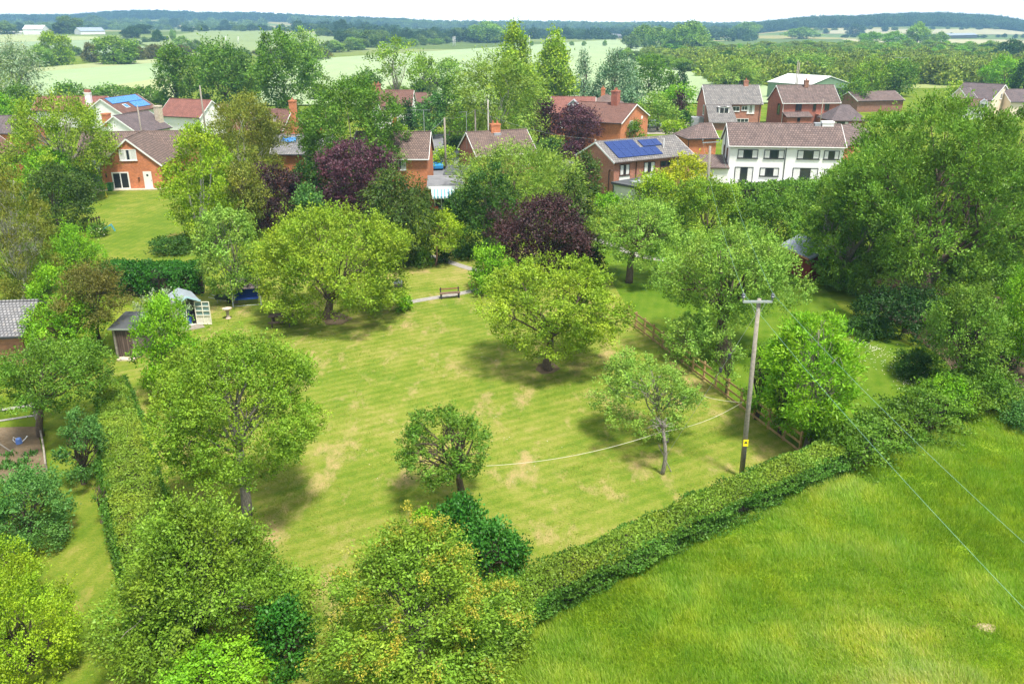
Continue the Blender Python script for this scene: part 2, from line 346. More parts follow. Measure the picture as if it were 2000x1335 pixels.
# ------------------------------------------------------------------ ground, lawns, fields
def grass_mat(name, cols, big=.16, mid=1.1, stripe=None, patch=None, bumpk=.5, fine=16):
    m, n, b, o = newmat(name); co = coord(n)
    a = noise(n, co, big, 3, .6); f = noise(n, co, mid, 6, .68); g = noise(n, coord(n, scale=(1.0, 2.6, 1), rot=.5), fine*.35, 5, .75)
    mth = n.nodes.new('ShaderNodeMath'); mth.operation = 'MULTIPLY_ADD'; mth.inputs[1].default_value = .55; n.links.new(f, mth.inputs[0])
    m2 = n.nodes.new('ShaderNodeMath'); m2.operation = 'MULTIPLY'; m2.inputs[1].default_value = .45; n.links.new(a, m2.inputs[0]); n.links.new(m2.outputs[0], mth.inputs[2])
    fac = mth.outputs[0]
    m3 = n.nodes.new('ShaderNodeMath'); m3.operation = 'MULTIPLY_ADD'; m3.inputs[1].default_value = .32; n.links.new(g, m3.inputs[0])
    m4 = n.nodes.new('ShaderNodeMath'); m4.operation = 'MULTIPLY'; m4.inputs[1].default_value = .68; n.links.new(fac, m4.inputs[0]); n.links.new(m4.outputs[0], m3.inputs[2]); fac = m3.outputs[0]
    if stripe:
        wv = n.nodes.new('ShaderNodeTexWave'); wv.inputs['Scale'].default_value = stripe[0]; wv.inputs['Distortion'].default_value = .9; wv.inputs['Detail'].default_value = 3; wv.inputs['Detail Scale'].default_value = 1.5
        n.links.new(coord(n, rot=stripe[1], scale=(1, 1, 1)), wv.inputs[0]); m5 = n.nodes.new('ShaderNodeMath'); m5.operation = 'MULTIPLY_ADD'; m5.inputs[1].default_value = stripe[2]
        n.links.new(wv.outputs['Fac'], m5.inputs[0]); n.links.new(fac, m5.inputs[2]); m6 = n.nodes.new('ShaderNodeMath'); m6.operation = 'SUBTRACT'; m6.inputs[1].default_value = stripe[2]/2
        n.links.new(m5.outputs[0], m6.inputs[0]); fac = m6.outputs[0]
    c = ramp(n, cols, fac)
    if patch:
        q = noise(n, coord(n, scale=(1.7, .9, 1), rot=.5), patch[0], 5, .72); pm = ramp(n, [(patch[1], (0, 0, 0)), (patch[1]+.16, (1, 1, 1))], q); c = mixc(n, pm, c, patch[2])
    fn = noise(n, co, fine*2.2, 3, .8); c = mixc(n, 1.0, c, ramp(n, [(.25, (.62, .62, .6)), (.75, (1.3, 1.3, 1.25))], fn), 'MULTIPLY')
    n.links.new(c, b.inputs['Base Color']); b.inputs['Roughness'].default_value = .95; b.inputs['Specular IOR Level'].default_value = .1
    bump(n, b, fn, bumpk, .05); MATS[name] = m; return m
LAWN = grass_mat('lawn', [(.32, (.08, .155, .010)), (.44, (.125, .195, .018)), (.515, (.195, .235, .034)), (.60, (.29, .27, .075)), (.70, (.42, .35, .16))], .10, .75, (.46, 1.05, .045), (.3, .53, (.38, .29, .13)))
LAWN2 = grass_mat('lawn_green', [(.30, (.045, .115, .006)), (.45, (.08, .16, .008)), (.58, (.13, .20, .018)), (.74, (.30, .28, .06))], .1, .8, (.4, .25, .04))
LAWN3 = grass_mat('lawn_left', [(.32, (.065, .13, .010)), (.46, (.11, .18, .014)), (.55, (.18, .22, .028)), (.66, (.34, .28, .09))], .12, .7, (.45, .1, .03), (.2, .60, (.36, .27, .09)))
MEADOW = grass_mat('meadow_soil', [(.3, (.13, .22, .012)), (.5, (.20, .31, .016)), (.7, (.32, .38, .06))], .15, .9)
SOILG = grass_mat('bare_earth', [(.3, (.10, .075, .045)), (.5, (.17, .125, .08)), (.7, (.26, .20, .14))], .4, 2.0)
def gm():
    m, n, b, o = newmat('countryside'); co = coord(n)
    v = n.nodes.new('ShaderNodeTexVoronoi'); v.inputs['Scale'].default_value = 1/260; v.inputs['Randomness'].default_value = .9; n.links.new(co, v.inputs['Vector'])
    sx = n.nodes.new('ShaderNodeSeparateColor'); n.links.new(v.outputs['Color'], sx.inputs[0])
    c = ramp(n, [(0, (.11, .16, .045)), (.25, (.17, .22, .07)), (.45, (.30, .28, .11)), (.6, (.13, .19, .06)), (.8, (.21, .25, .10)), (.95, (.38, .32, .16))], sx.outputs[0])
    n.nodes[-1].color_ramp.interpolation = 'CONSTANT' if n.nodes[-1].type == 'VALTORGB' else None
    near = ramp(n, [(.35, (.07, .12, .010)), (.5, (.12, .18, .014)), (.65, (.19, .22, .03))], noise(n, co, .3, 6, .65))
    sp_ = n.nodes.new('ShaderNodeSeparateXYZ'); n.links.new(co, sp_.inputs[0]); mr = n.nodes.new('ShaderNodeMapRange'); mr.inputs[1].default_value = 520; mr.inputs[2].default_value = 700
    n.links.new(sp_.outputs[1], mr.inputs[0]); c = mixc(n, mr.outputs[0], near, c)
    c = mixc(n, 1.0, c, ramp(n, [(.3, (.85, .85, .85)), (.7, (1.15, 1.15, 1.1))], noise(n, co, .02, 8, .7)), 'MULTIPLY')
    n.links.new(c, b.inputs['Base Color']); b.inputs['Roughness'].default_value = 1; b.inputs['Specular IOR Level'].default_value = .05; return m
rr = np.concatenate([np.linspace(0, 400, 30), 400*(9000/400)**(np.linspace(0, 1, 110)[1:])]); aa = np.radians(np.linspace(-80, 80, 161))
gx = rr[:, None]*np.sin(aa)[None]; gy = rr[:, None]*np.cos(aa)[None] - 90; gz = HT(gx, gy)
vs = np.stack([gx, gy, gz], 2).reshape(-1, 3); nA = len(aa)
me = bpy.data.meshes.new('ground'); me.from_pydata(vs.tolist(), [], [(i*nA+j, i*nA+j+1, (i+1)*nA+j+1, (i+1)*nA+j) for i in range(len(rr)-1) for j in range(nA-1)])
me.polygons.foreach_set('use_smooth', [True]*len(me.polygons)); me.flip_normals(); me.update()
tag(link('ground', me, gm()), kind='structure')
def sheet(name, px, mat, off, world=None, kind='structure'):
    P = [PZ(x, y, 0) for x, y in px] if world is None else world
    return tag(MB().add([(p[0], p[1], off) for p in P], [tuple(range(len(P)))]).build(name, mat), kind=kind)
def up(o):                                               # face normals upward
    if o.data.polygons[0].normal.z < 0: o.data.flip_normals()
    return o
up(sheet('lawn', [(200, 720), (250, 1000), (300, 1300), (330, 1500), (820, 1500), (985, 1215), (1240, 1060), (1450, 960), (1580, 900), (1236, 622), (1190, 540), (1165, 470), (960, 490), (870, 485), (700, 520), (380, 560), (330, 640)], LAWN, .012))
up(sheet('right_lawn', [(1236, 622), (1580, 900), (1700, 870), (1900, 780), (1800, 690), (1640, 600), (1560, 500), (1420, 455), (1165, 455), (1190, 540)], LAWN2, .013))
up(sheet('left_lawn', [(150, 720), (205, 730), (250, 1010), (310, 1300), (330, 1500), (-300, 1500), (0, 1100), (95, 900), (75, 745)], LAWN3, .014))
up(sheet('house_lawn', [(180, 373), (330, 371), (420, 440), (400, 540), (190, 540), (170, 440)], LAWN3, .015))
up(sheet('meadow', [(860, 1480), (1010, 1250), (1240, 1110), (1470, 1000), (1650, 930), (1900, 800), (2300, 720), (2600, 1480)], MEADOW, .016))
up(sheet('vegetable_bed', [(-60, 836), (72, 833), (92, 925), (-80, 960)], SOILG, .022))
up(sheet('bare_ground', [(1640, 555), (1690, 580), (1840, 700), (1870, 735), (1990, 800), (2200, 720), (2000, 600), (1760, 500)], SOILG, .024))
PATH = plain('path_stone', (.30, .28, .25), .9, .25, 4)
def strip(name, pxs, w, mat, off, kind='structure'):
    c = [PZ(x, y) for x, y in pxs]; vs = []
    for i, p in enumerate(c):
        d = c[min(i+1, len(c)-1)] - c[max(i-1, 0)]; d = d/np.linalg.norm(d); nn = np.array((-d[1], d[0], 0))*w/2
        vs += [(*(p+nn)[:2], off), (*(p-nn)[:2], off)]
    return up(tag(MB().add(vs, [(2*i, 2*i+1, 2*i+3, 2*i+2) for i in range(len(c)-1)]).build(name, mat), kind=kind))
strip('garden_path', [(790, 592), (835, 584), (880, 577), (930, 567), (965, 558)], .75, PATH, .03)
strip('upper_path', [(840, 500), (875, 511), (905, 521), (935, 530)], .8, PATH, .031)
strip('gravel_path', [(1150, 462), (1200, 480), (1245, 500), (1300, 508)], 1.2, PATH, .032)
strip('plot_path', [(-60, 806), (0, 801), (68, 791)], .35, PATH, .033)
strip('plot_edging', [(-60, 829), (0, 822), (72, 811)], .22, PATH, .034)
DRIVE = plain('tarmac', (.17, .17, .18), .9, .2, .6)
up(sheet('driveway', [(800, 262), (880, 262), (905, 300), (880, 345), (800, 345)], DRIVE, .02))
up(sheet('house_drive', [(1240, 236), (1345, 240), (1345, 262), (1240, 262)], plain('drive_gravel', (.33, .29, .24), .95), .02))
up(sheet('bark_circle', [(1046, 722), (1052, 712), (1066, 707), (1084, 710), (1094, 720), (1080, 729), (1058, 731)], SOILG, .026))
up(sheet('tree_earth', [(628, 628), (635, 612), (662, 610), (690, 622), (668, 634), (640, 635)], SOILG, .026))
up(sheet('orchard_earth', [(1395, 690), (1398, 672), (1425, 668), (1440, 684), (1425, 700)], SOILG, .027))

def fieldpatch(name, tl, tr, br, bl, mat, off=.35, n=26, curve=0):
    vs = []
    for i in range(n+1):
        for j in range(n+1):
            u, v = j/n, i/n; v2 = v**1.5
            x = (tl[0]*(1-u)+tr[0]*u)*(1-v2)+(bl[0]*(1-u)+br[0]*u)*v2; y = (tl[1]*(1-u)+tr[1]*u)*(1-v2)+(bl[1]*(1-u)+br[1]*u)*v2
            p = G(x, y + curve*math.sin(math.pi*u)*(1-v2), off); vs.append(p)
    o = MB().add(vs, [(i*(n+1)+j, (i+1)*(n+1)+j, (i+1)*(n+1)+j+1, i*(n+1)+j+1) for i in range(n) for j in range(n)]).build(name, mat)
    return up(tag(o, kind='structure'))
def fm(name, c, s=.012):
    m, n, b, o = newmat(name); v = noise(n, coord(n, scale=(1, .35, 1)), s*3, 8, .6); w = noise(n, coord(n, scale=(1, .08, 1), rot=.25), .15, 2)
    n.links.new(mixc(n, .5, ramp(n, [(.3, tuple(x*.85 for x in c)), (.7, tuple(x*1.15 for x in c))], v), ramp(n, [(.3, tuple(x*.92 for x in c)), (.7, tuple(x*1.08 for x in c))], w)), b.inputs['Base Color'])
    b.inputs['Roughness'].default_value = 1; b.inputs['Specular IOR Level'].default_value = .05; return m
FP = fm('field_pale', (.29, .37, .20)); FA = fm('field_aqua', (.27, .36, .19)); FY = fm('field_yellow', (.31, .35, .17)); FO = fm('field_olive', (.22, .28, .12)); FT = fm('field_tan', (.38, .36, .22)); FB = fm('field_bluish', (.24, .32, .18))
fieldpatch('pale_field', (560, 118), (1205, 77), (1600, 200), (480, 205), FP, .35, 30)
fieldpatch('near_left_field', (50, 142), (335, 120), (345, 168), (20, 205), FA)
fieldpatch('field_margin', (60, 133), (330, 112), (335, 122), (50, 143), FY, .3)
fieldpatch('bank_field', (210, 168), (330, 150), (345, 190), (190, 190), FY, .5)
fieldpatch('hill_field', (250, 80), (420, 58), (660, 83), (400, 112), FO, .4)
fieldpatch('upper_field', (425, 57), (665, 66), (665, 82), (440, 80), FO, .55)
fieldpatch('blue_field', (-20, 84), (200, 76), (330, 100), (-40, 118), FB, .45)
fieldpatch('lane_field', (-20, 66), (190, 72), (200, 77), (-20, 84), FY, .5)
fieldpatch('tan_field', (1640, 76), (2040, 78), (2040, 92), (1700, 90), FT, .4)
fieldpatch('stubble_field', (1640, 56), (2040, 58), (2040, 68), (1600, 66), FT, .4)
fieldpatch('paddock', (1775, 144), (1960, 146), (1960, 172), (1760, 172), fm('paddock_grass', (.27, .31, .11)), .05, 6)

# tall meadow grass: nobody could count the blades
def inpoly(x, y, P):
    c = np.zeros(len(x), bool); j = len(P)-1
    for i in range(len(P)):
        xi, yi, xj, yj = P[i][0], P[i][1], P[j][0], P[j][1]
        c ^= ((yi > y) != (yj > y)) & (x < (xj-xi)*(y-yi)/(yj-yi+1e-12)+xi); j = i
    return c
def fnoise(x, y, s, seed=0):
    r = np.random.default_rng(seed); v = np.zeros_like(x)
    for k in range(7):
        a = r.uniform(0, 6.28); f = r.uniform(.6, 2.4)/s; v += np.sin((x*math.cos(a)+y*math.sin(a))*f*2 + r.uniform(0, 6.28) + .8*np.sin((y*math.cos(a)-x*math.sin(a))*f))
    return v/3.2
def blades(name, poly, n, h, w, mat, seed, dens0=20., lean=.55, lvb=.5, lsd=.11):
    rng = np.random.default_rng(seed); P = np.array([PZ(*q) for q in poly]); lo, hi = P.min(0), P.max(0)
    x = rng.uniform(lo[0], hi[0], n*4); y = rng.uniform(lo[1], hi[1], n*4); k = inpoly(x, y, P) & (rng.random(n*4) < (dens0/np.hypot(y, dens0*.3))**1.3)
    x, y = x[k][:n], y[k][:n]; m = len(x); q = fnoise(x, y, 2.2, seed); q2 = fnoise(x, y, .7, seed+1); q3 = fnoise(x, y, 7, seed+2)
    dirx = -.55 + .35*fnoise(x, y, 5, seed+3); diry = -.25+.45*fnoise(x, y, 4, seed+4)
    D = nrm(np.stack([dirx*lean + rng.normal(0, .28, m), diry*lean + rng.normal(0, .28, m), np.ones(m)], 1))
    Lh = h*np.clip(.8+.22*q+.22*q2, .25, 1.7)*rng.uniform(.7, 1.2, m); Pp = np.stack([x, y, np.full(m, .0)], 1)
    N = nrm(np.stack([rng.normal(size=m), rng.normal(size=m)-.6, np.full(m, .3)], 1))
    V = leafquads(Pp, D, N, Lh, 1.0); ctr = (V[:, 1]+V[:, 3])/2                     # thin the blades to width w
    Wd = w*(1+y/45)*rng.uniform(.7, 1.3, m); sd = nrm(V[:, 1]-V[:, 3]); V[:, 1] = ctr+sd*Wd[:, None]/2; V[:, 3] = ctr-sd*Wd[:, None]/2
    lv = lvb + .08*q + .05*q2 + .12*q3 + rng.normal(0, lsd, m)
    return tag(link(name, quads(name, V, lv), mat), kind='stuff')
MG = leafmat('meadow_blades', [(.05, (.12, .25, .014)), (.3, (.26, .41, .03)), (.5, (.37, .53, .055)), (.68, (.48, .59, .12)), (.82, (.54, .58, .18)), (1, (.68, .62, .34))], .4)
MPOLY = [(840, 1500), (985, 1260), (1080, 1190), (1240, 1105), (1470, 1000), (1640, 935), (1880, 800), (2050, 740), (2300, 760), (2500, 1500)]
blades('meadow_grass', MPOLY, 430000, .40, .014, MG, 11)
LG = leafmat('lawn_blades', [(.1, (.11, .18, .014)), (.4, (.15, .21, .02)), (.65, (.24, .26, .045)), (.9, (.38, .33, .12))], .35)
blades('lawn_grass', [(310, 1340), (240, 1000), (240, 760), (400, 600), (950, 540), (1230, 620), (1560, 890), (1240, 1040), (960, 1220), (860, 1400)], 110000, .05, .018, LG, 21, lean=.9, lvb=.52, lsd=.06)
EDGEP = [(930, 1420), (1010, 1245), (1150, 1145), (1300, 1085), (1480, 1010), (1640, 950), (1640, 925), (1470, 985), (1290, 1050), (1140, 1115), (985, 1215), (900, 1420)]
blades('hedge_foot_grass', EDGEP, 26000, .55, .018, MG, 31, lvb=.62)

# ------------------------------------------------------------------ hedges
def resample(pts, step):
    P = np.array(pts); d = np.r_[0, np.cumsum(np.linalg.norm(np.diff(P, axis=0), axis=1))]; s = np.linspace(0, d[-1], max(int(d[-1]/step), 2)+1)
    return np.stack([np.interp(s, d, P[:, i]) for i in range(3)], 1), d[-1]
def hedge(name, label, pts, w, h, top, side, cov=2.4, L=.09, jit=.10, seed=1, wf=None, group=None, rough=.14):
    C, Ltot = resample([(p[0], p[1], 0) for p in pts], .4); rng = np.random.default_rng(seed); w = np.broadcast_to(np.asarray(w, float), (1,)) if np.isscalar(w) else w
    root = empty(name, C[len(C)//2], 0, label, 'hedge', group); o = C[len(C)//2].copy()
    nC = len(C); wid = np.interp(np.linspace(0, 1, nC), np.linspace(0, 1, len(w)), w) if len(w) > 1 else np.full(nC, w[0])
    T = np.gradient(C, axis=0); T = nrm(T); Nn = np.stack([-T[:, 1], T[:, 0], 0*T[:, 0]], 1)
    mb = MB(); vs = []
    for i in range(nC):
        a = wid[i]/2-.22
        for sgn, z in ((-1, 0), (-1, h-.22), (1, h-.22), (1, 0)): vs.append((*(C[i]+Nn[i]*sgn*a-o)[:2], z))
    fs = [(4*i+k, 4*i+4+k, 4*i+5+k, 4*i+1+k) for i in range(nC-1) for k in range(3)] + [(0, 1, 2, 3), (4*nC-4, 4*nC-1, 4*nC-2, 4*nC-3)]
    mb.add(vs, fs).build('stems', BARKD, root)
    def gen(n, part):
        s = rng.uniform(0, nC-1.001, n); i = s.astype(int); f = (s-i)[:, None]; c = C[i]*(1-f)+C[i+1]*f; nn = nrm(Nn[i]*(1-f)+Nn[i+1]*f); ww = wid[i]/2
        bmp = rough*fnoise(c[:, 0]*1.0, c[:, 1], .8, seed)
        if part == 'top':
            q = rng.uniform(-1, 1, n); P = c + nn*(q*ww)[:, None]; P[:, 2] = h + bmp*.6*(1+0*q) - .10*np.abs(q)**4 + rng.normal(0, jit*.35, n); O = np.tile((0, 0, 1.), (n, 1))
        else:
            sg = np.where(rng.random(n) < .5, -1, 1); z = rng.uniform(.05, 1, n)**.8; bz = rough*1.6*fnoise(c[:, 0]+z*2, c[:, 1]-z*3, .9, seed+2)
            P = c + nn*(sg*(ww+bz+rng.normal(0, jit*.6, n)))[:, None]; P[:, 2] = z*h; O = nn*sg[:, None] + np.array((0, 0, .5))
        P = P - o; D = nrm(rng.normal(size=(n, 3)) + O*.5); N2 = nrm(O + rng.normal(size=(n, 3))*.6)
        return leafquads(P, D, N2, L*rng.uniform(.7, 1.3, n), .7), .5+.12*fnoise(c[:, 0], c[:, 1], 2.5, seed+4)+rng.normal(0, .11, n)
    ar = .35*L*L; n1 = int(Ltot*np.mean(wid)*cov/ar); n2 = int(Ltot*h*2*cov/ar)
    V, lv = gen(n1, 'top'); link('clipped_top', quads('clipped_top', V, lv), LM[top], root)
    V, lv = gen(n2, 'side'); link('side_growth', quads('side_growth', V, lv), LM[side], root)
    # ends
    return root
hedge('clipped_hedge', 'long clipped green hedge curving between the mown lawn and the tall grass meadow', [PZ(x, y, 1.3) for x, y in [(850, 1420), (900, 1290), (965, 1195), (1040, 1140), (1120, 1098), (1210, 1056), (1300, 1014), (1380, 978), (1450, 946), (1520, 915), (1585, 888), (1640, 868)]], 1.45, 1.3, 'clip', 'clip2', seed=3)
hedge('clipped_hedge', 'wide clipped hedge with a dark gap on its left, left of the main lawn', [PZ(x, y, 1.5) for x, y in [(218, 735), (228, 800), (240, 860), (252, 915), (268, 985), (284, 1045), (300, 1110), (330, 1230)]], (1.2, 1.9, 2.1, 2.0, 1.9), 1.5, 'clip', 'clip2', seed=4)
hedge('laurel_hedge', 'dark green laurel hedge behind the summerhouse, at the foot of the house lawn', [PZ(x, y, 0) for x, y in [(205, 566), (270, 570), (330, 572), (400, 566)]], 2.4, 2.2, 'laurel', 'laurel', L=.16, jit=.3, seed=5, rough=.3)
hedge('clipped_hedge', 'low clipped hedge beside the tarmac drive below the birch tree', [PZ(x, y, 0) for x, y in [(868, 292), (903, 291)]], 2.5, 2.0, 'dark', 'dark', L=.26, seed=6)
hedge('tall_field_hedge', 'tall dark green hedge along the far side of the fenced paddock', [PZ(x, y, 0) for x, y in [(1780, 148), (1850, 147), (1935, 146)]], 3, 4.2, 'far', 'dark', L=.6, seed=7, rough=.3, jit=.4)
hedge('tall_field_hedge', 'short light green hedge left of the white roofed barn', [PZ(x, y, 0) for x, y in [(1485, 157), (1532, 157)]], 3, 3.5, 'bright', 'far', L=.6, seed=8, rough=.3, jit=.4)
hedge('garden_hedge', 'long uneven hedge of mixed shrubs in front of the white house', [PZ(x, y, 0) for x, y in [(1400, 398), (1480, 394), (1575, 388)]], 3, 2.0, 'mid', 'mid', L=.28, seed=9, rough=.5, jit=.5)

hedge('loose_hedge', 'looser unclipped end of the meadow hedge running to the right edge', [PZ(x, y, 1.5) for x, y in [(1640, 868), (1700, 834), (1765, 802), (1840, 768), (1910, 740), (1955, 722)]], (1.5, 1.9, 2.1, 2.1), 1.6, 'mid', 'mid', seed=14, rough=.55, jit=.35, L=.13, cov=2.6)
# ------------------------------------------------------------------ houses
def brick(name, c, k=.35):
    if name in MATS: return MATS[name]
    m, n, b, o = newmat(name); uv = coord(n, 'UV'); t = n.nodes.new('ShaderNodeTexBrick'); t.inputs['Scale'].default_value = 1
    t.inputs['Brick Width'].default_value = .225; t.inputs['Row Height'].default_value = .075; t.inputs['Mortar Size'].default_value = .008; n.links.new(uv, t.inputs['Vector'])
    t.inputs['Color1'].default_value = (*[x*(1-k) for x in c], 1); t.inputs['Color2'].default_value = (*[min(1, x*(1+k)) for x in c], 1); t.inputs['Mortar'].default_value = (*[min(1, x*.6+.13) for x in c], 1)
    v = noise(n, uv, 1.3, 8, .7); n.links.new(mixc(n, 1.0, t.outputs[0], ramp(n, [(.3, (.78, .78, .8)), (.7, (1.2, 1.17, 1.12))], v), 'MULTIPLY'), b.inputs['Base Color'])
    b.inputs['Roughness'].default_value = .9; MATS[name] = m; return m
def tiles(name, c, row=.42, wid=.36, spot=(.45, .40, .34), k=.2, amt=.66):
    if name in MATS: return MATS[name]
    m, n, b, o = newmat(name); uv = coord(n, 'UV'); t = n.nodes.new('ShaderNodeTexBrick'); t.inputs['Scale'].default_value = 1
    t.inputs['Brick Width'].default_value = wid; t.inputs['Row Height'].default_value = row; t.inputs['Mortar Size'].default_value = .05; t.inputs['Mortar Smooth'].default_value = .3; n.links.new(uv, t.inputs['Vector'])
    t.inputs['Color1'].default_value = (*[x*(1-k) for x in c], 1); t.inputs['Color2'].default_value = (*[min(1, x*(1+k)) for x in c], 1); t.inputs['Mortar'].default_value = (*[x*.42 for x in c], 1)
    v = noise(n, uv, .8, 9, .72); col = mixc(n, 1.0, t.outputs[0], ramp(n, [(.3, (.72, .72, .74)), (.7, (1.25, 1.22, 1.18))], v), 'MULTIPLY')
    w = noise(n, uv, 3.2, 4, .8); col = mixc(n, ramp(n, [(amt, (0, 0, 0)), (amt+.06, (.8, .8, .8))], w), col, spot)
    n.links.new(col, b.inputs['Base Color']); b.inputs['Roughness'].default_value = .85; bump(n, b, t.outputs[1], -.5, .05); MATS[name] = m; return m
BR_O = brick('brick_orange', (.56, .19, .075), .18); BR_R = brick('brick_red', (.36, .12, .075), .2); BR_B = brick('brick_brown', (.27, .125, .08), .2); BR_P = brick('brick_pink', (.40, .17, .11), .2)
T_R = tiles('tiles_red', (.23, .12, .095), .2, .2); T_P = tiles('tiles_plum', (.19, .135, .115), .3, .3); T_B = tiles('tiles_brown', (.17, .125, .115)); T_G = tiles('tiles_grey', (.21, .20, .195)); T_GP = tiles('tiles_greypurple', (.17, .135, .14), .22, .25)
T_S = tiles('slates', (.24, .24, .25), .25, .22, amt=.6); T_RR = tiles('tiles_bright_red', (.33, .14, .11), .2, .2)
WHT = plain('white_render', (.82, .82, .80), .8, .05, 1.5); WPAINT = plain('white_paint', (.80, .80, .79), .5, .03); CREAM = plain('cream_render', (.78, .66, .52), .85, .06); CREAMP = plain('cream_paint', (.75, .72, .60), .6, .06)
BROWNF = plain('brown_frame', (.07, .04, .03), .5, .1); DARKF = plain('dark_metal', (.04, .042, .045), .4, .1); LEAD = plain('lead', (.32, .34, .37), .5, .2); CURT = plain('curtain', (.66, .66, .65), .9, .12, 6); TERRA = plain('terracotta', (.40, .15, .08), .8, .15)
FELT = plain('roofing_felt', (.19, .19, .20), .9, .3, .7); FELTD = plain('dark_felt', (.075, .08, .085), .7, .25, 1); CONC = plain('concrete', (.42, .41, .38), .9, .2, 2); STONE = plain('pale_stone', (.55, .47, .36), .9, .2, 3)
def glassm():
    m, n, b, o = newmat('window_glass'); b.inputs['Base Color'].default_value = (.03, .035, .04, 1); b.inputs['Roughness'].default_value = .06; b.inputs['Specular IOR Level'].default_value = .8; return m
GLASS = glassm()
def solarm():
    m, n, b, o = newmat('solar_cells'); uv = coord(n, 'UV'); t = n.nodes.new('ShaderNodeTexBrick'); t.offset = 0; t.inputs['Scale'].default_value = 1; t.inputs['Brick Width'].default_value = .16; t.inputs['Row Height'].default_value = .16; t.inputs['Mortar Size'].default_value = .006
    t.inputs['Color1'].default_value = (.010, .028, .12, 1); t.inputs['Color2'].default_value = (.013, .035, .15, 1); t.inputs['Mortar'].default_value = (.05, .10, .32, 1); n.links.new(uv, t.inputs['Vector'])
    n.links.new(t.outputs[0], b.inputs['Base Color']); b.inputs['Roughness'].default_value = .25; b.inputs['Specular IOR Level'].default_value = .3; return m
SOLAR = solarm()
def solarm2():
    m = SOLAR.copy(); m.name = 'bright_solar_cells'
    for n in m.node_tree.nodes:
        if n.type == 'TEX_BRICK': n.inputs['Color1'].default_value = (.03, .17, .50, 1); n.inputs['Color2'].default_value = (.04, .20, .56, 1); n.inputs['Mortar'].default_value = (.25, .42, .7, 1)
    return m
SOLARB = solarm2()
